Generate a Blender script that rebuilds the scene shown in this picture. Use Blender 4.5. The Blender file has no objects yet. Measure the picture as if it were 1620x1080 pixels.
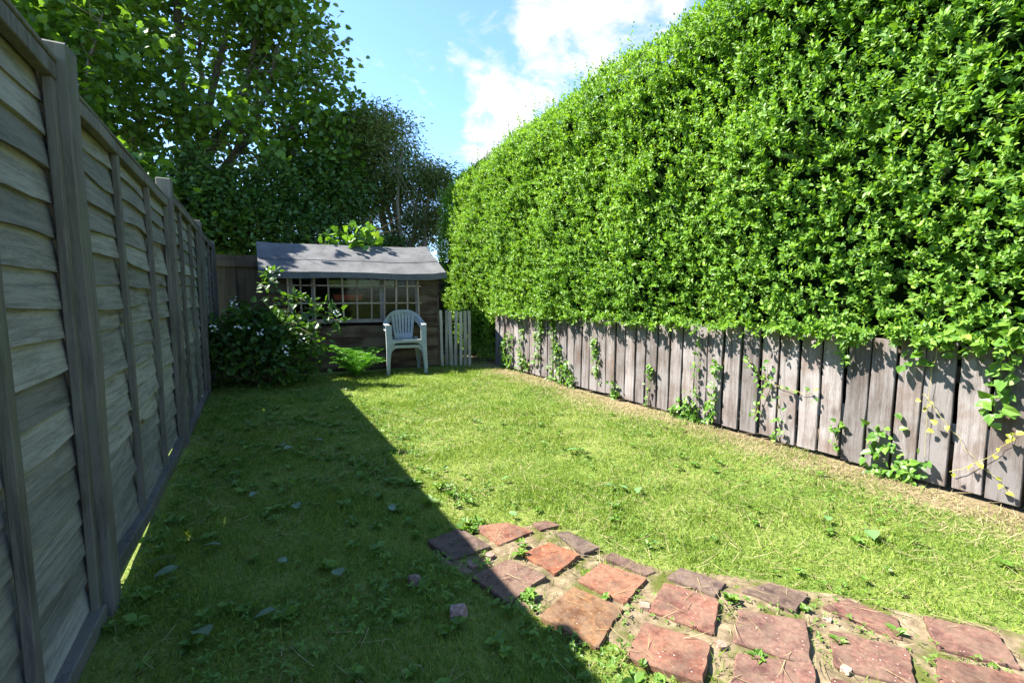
import bpy, math, random
import numpy as np
from mathutils import Vector, Matrix

# ------------------------------------------------------------------ camera, sky, sun, exposure
# World axes: X runs across the garden (left fence -0.45, right fence 3.22), Y runs down the garden, Z up. Metres.
scn = bpy.context.scene
col = scn.collection
SUN_EL = math.radians(49.0)
SUN_AZ = (-0.828, 0.561)                       # plan direction towards the sun
SUN = Vector((SUN_AZ[0] * math.cos(SUN_EL), SUN_AZ[1] * math.cos(SUN_EL), math.sin(SUN_EL))).normalized()

cam_d = bpy.data.cameras.new('camera')
cam_d.sensor_width = 36.0
cam_d.lens = 36.0 * 730.0 / 1620.0
cam_d.clip_start = 0.05
cam_d.clip_end = 2000.0
cam = bpy.data.objects.new('camera', cam_d)
col.objects.link(cam)
cam.location = (0.0, 0.0, 1.05)
cam.rotation_euler = (math.radians(90.0 - 5.48), 0.0, math.radians(-29.13))
scn.camera = cam

world = bpy.data.worlds.new('World')
scn.world = world
world.use_nodes = True
wn = world.node_tree
wn.nodes.clear()


def N(nt, kind, **kw):
    n = nt.nodes.new(kind)
    for k, v in kw.items():
        if k == 'inp':
            for a, b in v.items():
                n.inputs[a].default_value = b
        else:
            setattr(n, k, v)
    return n


def ramp_node(nt, stops):
    r = N(nt, 'ShaderNodeValToRGB')
    e = r.color_ramp.elements
    while len(e) < len(stops):
        e.new(0.5)
    for el, (p, c) in zip(e, stops):
        el.position = p
        el.color = (c[0], c[1], c[2], 1)
    return r


def build_world():
    L = wn.links.new
    out = N(wn, 'ShaderNodeOutputWorld')
    sky = N(wn, 'ShaderNodeTexSky')
    sky.sky_type = 'NISHITA'
    sky.sun_disc = False
    sky.sun_elevation = SUN_EL
    sky.sun_rotation = math.atan2(SUN_AZ[0], SUN_AZ[1])
    sky.altitude = 50.0
    sky.air_density = 1.0
    sky.dust_density = 0.15
    sky.ozone_density = 1.2
    bg = N(wn, 'ShaderNodeBackground', inp={'Strength': 0.09})
    tint = N(wn, 'ShaderNodeMixRGB', blend_type='MULTIPLY', inp={0: 1.0, 2: (0.78, 0.94, 1.14, 1)})   # clear summer cyan
    L(sky.outputs[0], tint.inputs[1]); L(tint.outputs[0], bg.inputs[0])
    cl = N(wn, 'ShaderNodeBackground', inp={'Strength': 0.27})
    tc = N(wn, 'ShaderNodeTexCoord')
    sep = N(wn, 'ShaderNodeSeparateXYZ')
    L(tc.outputs['Generated'], sep.inputs[0])
    zz = N(wn, 'ShaderNodeMath', operation='ADD', inp={1: 0.22})
    L(sep.outputs[2], zz.inputs[0])
    zm = N(wn, 'ShaderNodeMath', operation='MAXIMUM', inp={1: 0.08})
    L(zz.outputs[0], zm.inputs[0])
    dx = N(wn, 'ShaderNodeMath', operation='DIVIDE')
    dy = N(wn, 'ShaderNodeMath', operation='DIVIDE')
    L(sep.outputs[0], dx.inputs[0]); L(zm.outputs[0], dx.inputs[1])
    L(sep.outputs[1], dy.inputs[0]); L(zm.outputs[0], dy.inputs[1])
    cmb = N(wn, 'ShaderNodeCombineXYZ')
    L(dx.outputs[0], cmb.inputs[0]); L(dy.outputs[0], cmb.inputs[1])
    nz = N(wn, 'ShaderNodeTexNoise', inp={'Scale': 1.9, 'Detail': 9.0, 'Roughness': 0.6, 'Distortion': 0.2})
    mp = N(wn, 'ShaderNodeMapping')
    mp.inputs['Location'].default_value = CLOUD_OFF
    L(cmb.outputs[0], mp.inputs[0]); L(mp.outputs[0], nz.inputs['Vector'])
    bank = None
    for (d, w, amp) in CLOUD_BANKS:                       # the cumulus seen above the hedge
        dot = N(wn, 'ShaderNodeVectorMath', operation='DOT_PRODUCT')
        dot.inputs[1].default_value = Vector(d).normalized()
        L(tc.outputs['Generated'], dot.inputs[0])
        mr = N(wn, 'ShaderNodeMapRange', interpolation_type='SMOOTHSTEP')
        mr.inputs['From Min'].default_value = math.cos(w * 1.55)
        mr.inputs['From Max'].default_value = math.cos(w * .15)
        mr.inputs['To Max'].default_value = amp
        L(dot.outputs['Value'], mr.inputs[0])
        if bank is None:
            bank = mr.outputs[0]
        else:
            mxm = N(wn, 'ShaderNodeMath', operation='SMOOTH_MAX', inp={2: 0.06})
            L(bank, mxm.inputs[0]); L(mr.outputs[0], mxm.inputs[1])
            bank = mxm.outputs[0]
    fine = N(wn, 'ShaderNodeTexNoise', inp={'Scale': 7.5, 'Detail': 8.0, 'Roughness': 0.62, 'Distortion': 0.4})
    L(mp.outputs[0], fine.inputs['Vector'])
    f2 = N(wn, 'ShaderNodeMath', operation='MULTIPLY_ADD', inp={1: 0.75, 2: -0.375})
    L(fine.outputs[0], f2.inputs[0])
    a1 = N(wn, 'ShaderNodeMath', operation='ADD'); a2 = N(wn, 'ShaderNodeMath', operation='ADD')
    L(nz.outputs[0], a1.inputs[0]); L(f2.outputs[0], a1.inputs[1])
    L(a1.outputs[0], a2.inputs[0]); L(bank, a2.inputs[1])
    ramp = N(wn, 'ShaderNodeMapRange', interpolation_type='SMOOTHSTEP')
    ramp.inputs['From Min'].default_value = 0.56
    ramp.inputs['From Max'].default_value = 0.80
    L(a2.outputs[0], ramp.inputs[0])
    # thicker cloud is a little greyer underneath, thin cloud pure white
    sh = ramp_node(wn, [(0.0, (1.0, 1.0, 1.0)), (0.55, (.98, .98, .985)), (1.0, (.80, .83, .88))])
    shr = N(wn, 'ShaderNodeMapRange', inp={1: 0.6, 2: 1.0})
    L(a2.outputs[0], shr.inputs[0]); L(shr.outputs[0], sh.inputs[0]); L(sh.outputs[0], cl.inputs['Color'])
    mix = N(wn, 'ShaderNodeMixShader')
    L(ramp.outputs[0], mix.inputs[0]); L(bg.outputs[0], mix.inputs[1]); L(cl.outputs[0], mix.inputs[2])
    L(mix.outputs[0], out.inputs[0])


CLOUD_OFF = (3.1, 7.4, 0.0)
CLOUD_BANKS = [  # direction, angular radius, density: the cumulus above the hedge
    ((0.484, 0.711, 0.51), 0.075, 0.19),
    ((0.553, 0.674, 0.49), 0.080, 0.19),
    ((0.629, 0.629, 0.457), 0.085, 0.19),
    ((0.445, 0.824, 0.349), 0.070, 0.19),
    ((0.419, 0.855, 0.306), 0.050, 0.17),
    ((0.50, 0.80, 0.33), 0.060, 0.13),
    ((0.344, 0.825, 0.448), 0.020, 0.10),
    ((0.38, 0.829, 0.411), 0.020, 0.11)]
build_world()

sun_d = bpy.data.lights.new('sun', 'SUN')
sun_d.energy = 5.0
sun_d.angle = math.radians(0.53)
sun_d.color = (1.0, 0.955, 0.88)
sun = bpy.data.objects.new('sun', sun_d)
col.objects.link(sun)
sun.rotation_euler = SUN.to_track_quat('Z', 'Y').to_euler()
sun.location = (-6, 4, 9)

scn.view_settings.view_transform = 'Standard'
scn.view_settings.look = 'None'
scn.view_settings.gamma = 1.0
scn.view_settings.use_curve_mapping = False
scn.view_settings.exposure = 2.12
scn.render.engine = 'CYCLES'
scn.cycles.use_denoising = True
scn.cycles.max_bounces = 8
scn.cycles.diffuse_bounces = 4
scn.cycles.transmission_bounces = 6
scn.cycles.caustics_reflective = False
scn.cycles.caustics_refractive = False

rng = np.random.default_rng(11)
random.seed(5)

# ------------------------------------------------------------------ helpers


def vnoise(x, y, seed=0):
    """smooth value noise on a lattice, 0..1"""
    x = np.asarray(x, float); y = np.asarray(y, float)
    xi = np.floor(x).astype(np.int64); yi = np.floor(y).astype(np.int64)
    fx = x - xi; fy = y - yi
    fx = fx * fx * (3 - 2 * fx); fy = fy * fy * (3 - 2 * fy)

    def h(a, b):
        k = (a * 374761393 + b * 668265263 + seed * 1442695041) & 0x7fffffff
        k = ((k ^ (k >> 13)) * 1274126177) & 0x7fffffff
        return ((k ^ (k >> 16)) & 0xffff) / 65535.0
    return (h(xi, yi) * (1 - fx) + h(xi + 1, yi) * fx) * (1 - fy) + (h(xi, yi + 1) * (1 - fx) + h(xi + 1, yi + 1) * fx) * fy


def unit(v):
    v = np.asarray(v, float)
    return v / np.maximum(np.linalg.norm(v, axis=-1, keepdims=True), 1e-9)


def np_mesh(name, verts, faces, smooth=False):
    """faces: (M,k) int array, all the same size"""
    verts = np.ascontiguousarray(verts, np.float32); faces = np.ascontiguousarray(faces, np.int32)
    me = bpy.data.meshes.new(name)
    M, k = faces.shape
    me.vertices.add(len(verts)); me.vertices.foreach_set('co', verts.ravel())
    me.loops.add(M * k); me.loops.foreach_set('vertex_index', faces.ravel())
    me.polygons.add(M)
    me.polygons.foreach_set('loop_start', np.arange(0, M * k, k, dtype=np.int32))
    me.polygons.foreach_set('loop_total', np.full(M, k, np.int32))
    me.polygons.foreach_set('use_smooth', np.full(M, bool(smooth)))
    me.update(calc_edges=True)
    return me


def link(name, me, mat=None, parent=None, loc=None, rot=None):
    o = bpy.data.objects.new(name, me)
    col.objects.link(o)
    if me is not None and mat is not None and not me.materials:
        me.materials.append(mat)
    if parent is not None:
        o.parent = parent
    if loc is not None:
        o.location = loc
    if rot is not None:
        o.rotation_euler = rot
    return o


def tag(o, label, cat, group=None):
    o['label'] = label
    o['category'] = cat
    if group:
        o['group'] = group
    return o


def empty(name, loc, label=None, cat=None, group=None, rot=None):
    o = link(name, None, loc=loc, rot=rot)
    o.empty_display_size = 0.1
    if label:
        tag(o, label, cat, group)
    return o


class MB:
    """collects polygons of any size"""

    def __init__(s):
        s.v = []; s.f = []

    def add(s, vs, fs):
        b = len(s.v)
        s.v += [tuple(p) for p in vs]
        s.f += [tuple(b + i for i in f) for f in fs]

    def box(s, x0, x1, y0, y1, z0, z1, m=None):
        vs = [(x, y, z) for z in (z0, z1) for y in (y0, y1) for x in (x0, x1)]
        if m is not None:
            vs = [m @ Vector(p) for p in vs]
        s.add(vs, [(0, 2, 3, 1), (4, 5, 7, 6), (0, 1, 5, 4), (2, 6, 7, 3), (0, 4, 6, 2), (1, 3, 7, 5)])

    def tube(s, pts, rad, n=6):
        v, f = tube_np(pts, rad, n)
        s.add(v.tolist(), f.tolist())

    def mesh(s, name, smooth=False):
        me = bpy.data.meshes.new(name)
        me.from_pydata(s.v, [], s.f)
        if smooth:
            me.polygons.foreach_set('use_smooth', np.ones(len(me.polygons), bool))
        me.update()
        return me


def tube_np(pts, rad, n=6):
    pts = np.asarray(pts, float)
    k = len(pts)
    rad = np.broadcast_to(np.asarray(rad, float), (k,))
    t = np.gradient(pts, axis=0)
    t = unit(t)
    ref = np.array([0, 0, 1.0]) if abs(t[:, 2]).mean() < 0.8 else np.array([1.0, 0, 0])
    x = unit(np.cross(t, ref)); y = np.cross(t, x)
    an = np.linspace(0, 2 * np.pi, n, endpoint=False)
    v = (pts[:, None, :] + rad[:, None, None] * (np.cos(an)[None, :, None] * x[:, None, :] + np.sin(an)[None, :, None] * y[:, None, :])).reshape(-1, 3)
    i = np.arange(k - 1)[:, None] * n; j = np.arange(n)[None, :]; j2 = (j + 1) % n
    f = np.stack([i + j, i + j2, i + n + j2, i + n + j], -1).reshape(-1, 4)
    return v, f


def merge(parts):
    vs, fs, b = [], [], 0
    for v, f in parts:
        vs.append(v); fs.append(f + b); b += len(v)
    return np.concatenate(vs), np.concatenate(fs)


def bevel(o, w=0.004, seg=1):
    m = o.modifiers.new('edge', 'BEVEL')
    m.width = w; m.segments = seg; m.limit_method = 'ANGLE'; m.angle_limit = math.radians(40)
    return o


# leaf templates: x across, y along, z out of the face
OVAL_V = np.array([(0, 0, 0), (.22, .28, .05), (.25, .58, .05), (0, 1, -.08), (-.25, .58, .05), (-.22, .28, .05)])
OVAL_F = np.array([(0, 1, 2, 3), (0, 3, 4, 5)])
LANCE_V = OVAL_V * np.array([.55, 1, 1])
HEART_V = np.array([(0, 0, 0), (.4, .05, .06), (.36, .55, .07), (0, 1, -.1), (-.36, .55, .07), (-.4, .05, .06)])
_po = [(0, 0), (.26, -.10), (.36, .04), (.58, .14), (.44, .34), (.50, .64), (.28, .66), (.03, 1.0), (-.24, .68), (-.46, .60), (-.46, .36), (-.60, .10), (-.34, .06), (-.28, -.12)]
PALM_V = np.array([(0, .28, .05)] + [(x, y, -.18 * (x * x + (y - .3) ** 2)) for x, y in _po])
PALM_F = np.array([(0, i, i % 14 + 1) for i in range(1, 15)])
BLADE_V = np.array([(-.5, 0, 0), (.5, 0, 0), (.36, .55, .04), (-.36, .55, .04), (0, 1, .16)])
PETAL_V = np.array([(0, 0, 0), (.4, .5, .1), (.3, .95, .12), (0, 1.0, .06), (-.3, .95, .12), (-.4, .5, .1)])


def scatter(tv, tf, P, Yd, Zn, S, W=None):
    """copy a leaf template to points P with length axis Yd, face normal ~Zn, length S, width factor W"""
    P = np.asarray(P, float); Yd = unit(Yd)
    X = unit(np.cross(Yd, Zn)); Z = np.cross(X, Yd)
    S = np.broadcast_to(np.asarray(S, float), (len(P),))
    W = S if W is None else np.broadcast_to(np.asarray(W, float), (len(P),))
    v = P[:, None, :] + W[:, None, None] * tv[None, :, 0, None] * X[:, None, :] \
        + S[:, None, None] * (tv[None, :, 1, None] * Yd[:, None, :] + tv[None, :, 2, None] * Z[:, None, :])
    n = len(tv)
    f = (np.arange(len(P))[:, None, None] * n + tf[None]).reshape(-1, tf.shape[1])
    return v.reshape(-1, 3), f


def rdir(n, r=None):
    return unit((r or rng).normal(size=(n, 3)))


# ------------------------------------------------------------------ materials


def new_mat(name):
    m = bpy.data.materials.new(name)
    m.use_nodes = True
    nt = m.node_tree
    nt.nodes.clear()
    out = N(nt, 'ShaderNodeOutputMaterial')
    return m, nt, out


def leaf_mat(name, cols, trans=0.35, tcol=None, rough=0.42, spec=0.45, patch=1.2):
    m, nt, out = new_mat(name)
    L = nt.links.new
    geo = N(nt, 'ShaderNodeNewGeometry')
    tc = N(nt, 'ShaderNodeTexCoord')
    nz = N(nt, 'ShaderNodeTexNoise', inp={'Scale': patch, 'Detail': 3.0})
    L(tc.outputs['Object'], nz.inputs['Vector'])
    mx = N(nt, 'ShaderNodeMath', operation='MULTIPLY_ADD', inp={1: 0.62, 2: -0.12})
    L(geo.outputs['Random Per Island'], mx.inputs[0])
    ad = N(nt, 'ShaderNodeMath', operation='MULTIPLY_ADD', inp={1: 0.5})
    L(nz.outputs[0], ad.inputs[0]); L(mx.outputs[0], ad.inputs[2])
    k = len(cols)
    rp = ramp_node(nt, [(i / (k - 1), c) for i, c in enumerate(cols)])
    L(ad.outputs[0], rp.inputs[0])
    bs = N(nt, 'ShaderNodeBsdfPrincipled')
    bs.inputs['Roughness'].default_value = rough
    bs.inputs['Specular IOR Level'].default_value = spec
    L(rp.outputs[0], bs.inputs['Base Color'])
    tr = N(nt, 'ShaderNodeBsdfTranslucent')
    mc = N(nt, 'ShaderNodeMixRGB', blend_type='MULTIPLY', inp={0: 1.0, 2: (*(tcol or (1.35, 1.35, 0.45)), 1)})
    L(rp.outputs[0], mc.inputs[1]); L(mc.outputs[0], tr.inputs[0])
    ms = N(nt, 'ShaderNodeMixShader', inp={0: trans})
    L(bs.outputs[0], ms.inputs[1]); L(tr.outputs[0], ms.inputs[2]); L(ms.outputs[0], out.inputs[0])
    return m


def wood_mat(name, cols, axis='Z', grain=9.0, stretch=0.06, algae=None, algae_amt=0.35, rough=0.85, bump=0.25, vary=0.35, knots=True, blot=0.55):
    m, nt, out = new_mat(name)
    L = nt.links.new
    tc = N(nt, 'ShaderNodeTexCoord')
    oi = N(nt, 'ShaderNodeObjectInfo')
    off = N(nt, 'ShaderNodeMath', operation='MULTIPLY', inp={1: 37.0})
    L(oi.outputs['Random'], off.inputs[0])
    va = N(nt, 'ShaderNodeVectorMath', operation='ADD')
    L(tc.outputs['Object'], va.inputs[0]); L(off.outputs[0], va.inputs[1])
    mp = N(nt, 'ShaderNodeMapping')
    sc = [1.0, 1.0, 1.0]
    sc['XYZ'.index(axis)] = stretch
    mp.inputs['Scale'].default_value = sc
    L(va.outputs[0], mp.inputs[0])
    g1 = N(nt, 'ShaderNodeTexNoise', inp={'Scale': grain, 'Detail': 6.0, 'Roughness': 0.6, 'Distortion': 0.6})
    g2 = N(nt, 'ShaderNodeTexNoise', inp={'Scale': grain * 9, 'Detail': 3.0, 'Roughness': 0.7})
    g3 = N(nt, 'ShaderNodeTexNoise', inp={'Scale': 2.2, 'Detail': 4.0, 'Roughness': 0.6})
    L(mp.outputs[0], g1.inputs['Vector']); L(mp.outputs[0], g2.inputs['Vector']); L(va.outputs[0], g3.inputs['Vector'])
    a = N(nt, 'ShaderNodeMath', operation='MULTIPLY_ADD', inp={1: 0.55})
    b = N(nt, 'ShaderNodeMath', operation='MULTIPLY_ADD', inp={1: 0.35})
    L(g2.outputs[0], b.inputs[0]); b.inputs[2].default_value = -0.1
    L(g1.outputs[0], a.inputs[0]); L(b.outputs[0], a.inputs[2])
    c0 = N(nt, 'ShaderNodeMath', operation='ADD', inp={1: (0.55 - blot) * 0.5})
    L(a.outputs[0], c0.inputs[0])
    c = N(nt, 'ShaderNodeMath', operation='MULTIPLY_ADD', inp={1: blot})
    L(g3.outputs[0], c.inputs[0]); L(c0.outputs[0], c.inputs[2])
    k = len(cols)
    rp = ramp_node(nt, [(0.36 + 0.32 * i / (k - 1), q) for i, q in enumerate(cols)])
    L(c.outputs[0], rp.inputs[0])
    src = rp.outputs[0]
    if knots:
        kv = N(nt, 'ShaderNodeTexVoronoi', inp={'Scale': 3.3})
        mk = N(nt, 'ShaderNodeMapping')
        s2 = [1.0, 1.0, 1.0]; s2['XYZ'.index(axis)] = 0.55
        mk.inputs['Scale'].default_value = s2
        L(va.outputs[0], mk.inputs[0]); L(mk.outputs[0], kv.inputs['Vector'])
        kr = N(nt, 'ShaderNodeMapRange', inp={1: 0.03, 2: 0.10, 3: 0.75, 4: 0.0})
        L(kv.outputs['Distance'], kr.inputs[0])
        km = N(nt, 'ShaderNodeMixRGB', blend_type='MULTIPLY', inp={2: (.32, .25, .2, 1)})
        L(kr.outputs[0], km.inputs[0]); L(src, km.inputs[1])
        src = km.outputs[0]
    if algae:
        an = N(nt, 'ShaderNodeTexNoise', inp={'Scale': 3.7, 'Detail': 5.0, 'Roughness': 0.65})
        L(va.outputs[0], an.inputs['Vector'])
        ar = N(nt, 'ShaderNodeMapRange', inp={1: 0.48, 2: 0.72, 3: 0.0, 4: algae_amt})
        L(an.outputs[0], ar.inputs[0])
        am = N(nt, 'ShaderNodeMixRGB', inp={2: (*algae, 1)})
        L(ar.outputs[0], am.inputs[0]); L(src, am.inputs[1])
        src = am.outputs[0]
    vr = N(nt, 'ShaderNodeMapRange', inp={3: 1.0 - vary, 4: 1.0 + vary})
    L(oi.outputs['Random'], vr.inputs[0])
    vm = N(nt, 'ShaderNodeVectorMath', operation='SCALE')
    L(src, vm.inputs[0]); L(vr.outputs[0], vm.inputs['Scale'])
    bs = N(nt, 'ShaderNodeBsdfPrincipled')
    bs.inputs['Roughness'].default_value = rough
    bs.inputs['Specular IOR Level'].default_value = 0.25
    L(vm.outputs[0], bs.inputs['Base Color'])
    bp = N(nt, 'ShaderNodeBump', inp={'Strength': bump, 'Distance': 0.01})
    L(a.outputs[0], bp.inputs['Height']); L(bp.outputs[0], bs.inputs['Normal'])
    L(bs.outputs[0], out.inputs[0])
    return m


def noise_mat(name, stops, scale=6.0, detail=6.0, rough=0.8, bump=0.2, spec=0.3, extra=None, dist=0.01):
    """plain surface with a noise colour ramp; extra = (scale, lo, hi, colour) adds sharp specks"""
    m, nt, out = new_mat(name)
    L = nt.links.new
    tc = N(nt, 'ShaderNodeTexCoord')
    nz = N(nt, 'ShaderNodeTexNoise', inp={'Scale': scale, 'Detail': detail, 'Roughness': 0.62})
    L(tc.outputs['Object'], nz.inputs['Vector'])
    rp = ramp_node(nt, stops)
    L(nz.outputs[0], rp.inputs[0])
    src = rp.outputs[0]
    if extra:
        n2 = N(nt, 'ShaderNodeTexNoise', inp={'Scale': extra[0], 'Detail': 3.0})
        L(tc.outputs['Object'], n2.inputs['Vector'])
        mr = N(nt, 'ShaderNodeMapRange', inp={1: extra[1], 2: extra[2]})
        L(n2.outputs[0], mr.inputs[0])
        mm = N(nt, 'ShaderNodeMixRGB', inp={2: (*extra[3], 1)})
        L(mr.outputs[0], mm.inputs[0]); L(src, mm.inputs[1])
        src = mm.outputs[0]
    bs = N(nt, 'ShaderNodeBsdfPrincipled')
    bs.inputs['Roughness'].default_value = rough
    bs.inputs['Specular IOR Level'].default_value = spec
    L(src, bs.inputs['Base Color'])
    bp = N(nt, 'ShaderNodeBump', inp={'Strength': bump, 'Distance': dist})
    L(nz.outputs[0], bp.inputs['Height']); L(bp.outputs[0], bs.inputs['Normal'])
    L(bs.outputs[0], out.inputs[0])
    return m


def tile_mat():
    m, nt, out = new_mat('terracotta')
    L = nt.links.new
    tc = N(nt, 'ShaderNodeTexCoord'); oi = N(nt, 'ShaderNodeObjectInfo')
    off = N(nt, 'ShaderNodeMath', operation='MULTIPLY', inp={1: 51.0})
    L(oi.outputs['Random'], off.inputs[0])
    va = N(nt, 'ShaderNodeVectorMath', operation='ADD')
    L(tc.outputs['Object'], va.inputs[0]); L(off.outputs[0], va.inputs[1])
    big = N(nt, 'ShaderNodeTexNoise', inp={'Scale': 9.0, 'Detail': 7.0, 'Roughness': 0.68})
    fine = N(nt, 'ShaderNodeTexNoise', inp={'Scale': 70.0, 'Detail': 4.0, 'Roughness': 0.7})
    spk = N(nt, 'ShaderNodeTexVoronoi', inp={'Scale': 62.0, 'Randomness': 1.0})
    mid = N(nt, 'ShaderNodeTexNoise', inp={'Scale': 24.0, 'Detail': 5.0})
    for n in (big, fine, spk, mid):
        L(va.outputs[0], n.inputs['Vector'])
    r1 = N(nt, 'ShaderNodeMapRange', inp={1: 0.42, 2: 0.62, 3: 0.0, 4: 0.95})
    L(big.outputs[0], r1.inputs[0])
    m1 = N(nt, 'ShaderNodeMixRGB', blend_type='MULTIPLY', inp={2: (.42, .36, .40, 1)})
    L(r1.outputs[0], m1.inputs[0]); L(oi.outputs['Color'], m1.inputs[1])
    r2 = N(nt, 'ShaderNodeMapRange', inp={1: 0.3, 2: 0.72, 3: 0.5, 4: 1.45})
    L(fine.outputs[0], r2.inputs[0])
    m2 = N(nt, 'ShaderNodeVectorMath', operation='SCALE')
    L(m1.outputs[0], m2.inputs[0]); L(r2.outputs[0], m2.inputs['Scale'])
    # pale lichen spots and dull green film
    r3 = N(nt, 'ShaderNodeMapRange', inp={1: 0.10, 2: 0.17, 3: 0.7, 4: 0.0})
    L(spk.outputs['Distance'], r3.inputs[0])
    rr = N(nt, 'ShaderNodeMapRange', inp={1: 0.5, 2: 0.62})
    L(mid.outputs[0], rr.inputs[0])
    mm = N(nt, 'ShaderNodeMath', operation='MULTIPLY')
    L(r3.outputs[0], mm.inputs[0]); L(rr.outputs[0], mm.inputs[1])
    m3 = N(nt, 'ShaderNodeMixRGB', inp={2: (.5, .44, .38, 1)})
    L(mm.outputs[0], m3.inputs[0]); L(m2.outputs[0], m3.inputs[1])
    r4 = N(nt, 'ShaderNodeMapRange', inp={1: 0.62, 2: 0.42, 3: 0.0, 4: 0.35})
    L(mid.outputs[0], r4.inputs[0])
    m4 = N(nt, 'ShaderNodeMixRGB', inp={2: (.17, .125, .085, 1)})
    L(r4.outputs[0], m4.inputs[0]); L(m3.outputs[0], m4.inputs[1])
    bs = N(nt, 'ShaderNodeBsdfPrincipled')
    bs.inputs['Roughness'].default_value = 0.8
    bs.inputs['Specular IOR Level'].default_value = 0.3
    L(m4.outputs[0], bs.inputs['Base Color'])
    ad = N(nt, 'ShaderNodeMath', operation='MULTIPLY_ADD', inp={1: 0.4})
    L(fine.outputs[0], ad.inputs[0]); L(big.outputs[0], ad.inputs[2])
    bp = N(nt, 'ShaderNodeBump', inp={'Strength': 0.5, 'Distance': 0.006})
    L(ad.outputs[0], bp.inputs['Height']); L(bp.outputs[0], bs.inputs['Normal'])
    L(bs.outputs[0], out.inputs[0])
    return m


def ground_mat():
    """moss and thatch under the blades, straw-coloured bare strip along the right fence"""
    m, nt, out = new_mat('lawn_soil')
    L = nt.links.new
    tc = N(nt, 'ShaderNodeTexCoord')
    n1 = N(nt, 'ShaderNodeTexNoise', inp={'Scale': 1.7, 'Detail': 7.0, 'Roughness': 0.65})
    n2 = N(nt, 'ShaderNodeTexNoise', inp={'Scale': 55.0, 'Detail': 5.0, 'Roughness': 0.7})
    for n in (n1, n2):
        L(tc.outputs['Object'], n.inputs['Vector'])
    a = N(nt, 'ShaderNodeMath', operation='MULTIPLY_ADD', inp={1: 0.6})
    L(n2.outputs[0], a.inputs[0])
    h = N(nt, 'ShaderNodeMath', operation='MULTIPLY', inp={1: 0.55})
    L(n1.outputs[0], h.inputs[0]); L(h.outputs[0], a.inputs[2])
    g = ramp_node(nt, [(0.3, (.045, .075, .014)), (0.5, (.09, .14, .024)), (0.62, (.16, .20, .045)), (0.75, (.24, .235, .09))])
    L(a.outputs[0], g.inputs[0])
    s = ramp_node(nt, [(0.3, (.06, .043, .024)), (0.5, (.15, .112, .062)), (0.7, (.24, .19, .11))])
    L(a.outputs[0], s.inputs[0])
    sx = N(nt, 'ShaderNodeSeparateXYZ')
    L(tc.outputs['Object'], sx.inputs[0])
    wob = N(nt, 'ShaderNodeMath', operation='MULTIPLY_ADD', inp={1: 0.9})
    L(n1.outputs[0], wob.inputs[0]); L(sx.outputs[0], wob.inputs[2])
    mr = N(nt, 'ShaderNodeMapRange', inp={1: 3.28, 2: 3.52})
    L(wob.outputs[0], mr.inputs[0])
    mx = N(nt, 'ShaderNodeMixRGB')
    L(mr.outputs[0], mx.inputs[0]); L(g.outputs[0], mx.inputs[1]); L(s.outputs[0], mx.inputs[2])
    bs = N(nt, 'ShaderNodeBsdfPrincipled')
    bs.inputs['Roughness'].default_value = 0.95
    bs.inputs['Specular IOR Level'].default_value = 0.1
    L(mx.outputs[0], bs.inputs['Base Color'])
    bp = N(nt, 'ShaderNodeBump', inp={'Strength': 0.8, 'Distance': 0.02})
    L(n2.outputs[0], bp.inputs['Height']); L(bp.outputs[0], bs.inputs['Normal'])
    L(bs.outputs[0], out.inputs[0])
    return m


def glass_mat():
    m, nt, out = new_mat('old_window_glass')
    L = nt.links.new
    g = N(nt, 'ShaderNodeBsdfGlossy', inp={'Roughness': 0.06, 'Color': (.8, .85, .85, 1)})
    t = N(nt, 'ShaderNodeBsdfTransparent', inp={'Color': (.70, .72, .69, 1)})
    f = N(nt, 'ShaderNodeFresnel', inp={'IOR': 1.5})
    ms = N(nt, 'ShaderNodeMixShader')
    hf = N(nt, 'ShaderNodeMath', operation='MULTIPLY', inp={1: 0.3})
    L(f.outputs[0], hf.inputs[0])
    L(hf.outputs[0], ms.inputs[0]); L(t.outputs[0], ms.inputs[1]); L(g.outputs[0], ms.inputs[2]); L(ms.outputs[0], out.inputs[0])
    return m


def plain_mat(name, c, rough=0.5, spec=0.5, var=0.12, scale=14.0):
    d = [max(0, x * (1 - var)) for x in c]; u = [min(1, x * (1 + var)) for x in c]
    return noise_mat(name, [(0.3, d), (0.7, u)], scale=scale, rough=rough, spec=spec, bump=0.05)


M_fence = wood_mat('weathered_larch_lap', [(.044, .041, .036), (.105, .099, .088), (.18, .172, .155), (.275, .265, .242)], axis='Y', grain=58, algae=(.085, .095, .07), algae_amt=0.22, vary=0.34, bump=.6, blot=.16)
M_post = wood_mat('weathered_post', [(.03, .027, .024), (.08, .073, .064), (.145, .135, .12)], axis='Z', grain=45, algae=(.10, .12, .055), algae_amt=0.4, vary=0.12)
M_board = wood_mat('silvered_boards', [(.032, .024, .019), (.082, .067, .058), (.135, .117, .108), (.20, .182, .175)], axis='Z', grain=42, algae=(.09, .05, .032), algae_amt=0.7, vary=0.28, bump=.5)
M_shed = wood_mat('stained_shiplap', [(.009, .0045, .003), (.024, .012, .007), (.046, .025, .015), (.105, .073, .048)], axis='X', grain=10, algae=(.055, .065, .02), algae_amt=0.6, vary=0.3)
M_lattice = wood_mat('trellis_wood', [(.10, .06, .04), (.20, .135, .09), (.32, .25, .19)], axis='Z', grain=24, vary=0.25, knots=False)
M_picket = wood_mat('bleached_picket', [(.15, .125, .095), (.26, .225, .18), (.38, .34, .285)], axis='Z', grain=18, algae=(.2, .2, .09), algae_amt=0.4, vary=0.2)
M_back = wood_mat('dark_back_boards', [(.02, .014, .009), (.045, .032, .021), (.075, .056, .038)], axis='Z', grain=10, vary=0.2)
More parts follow.
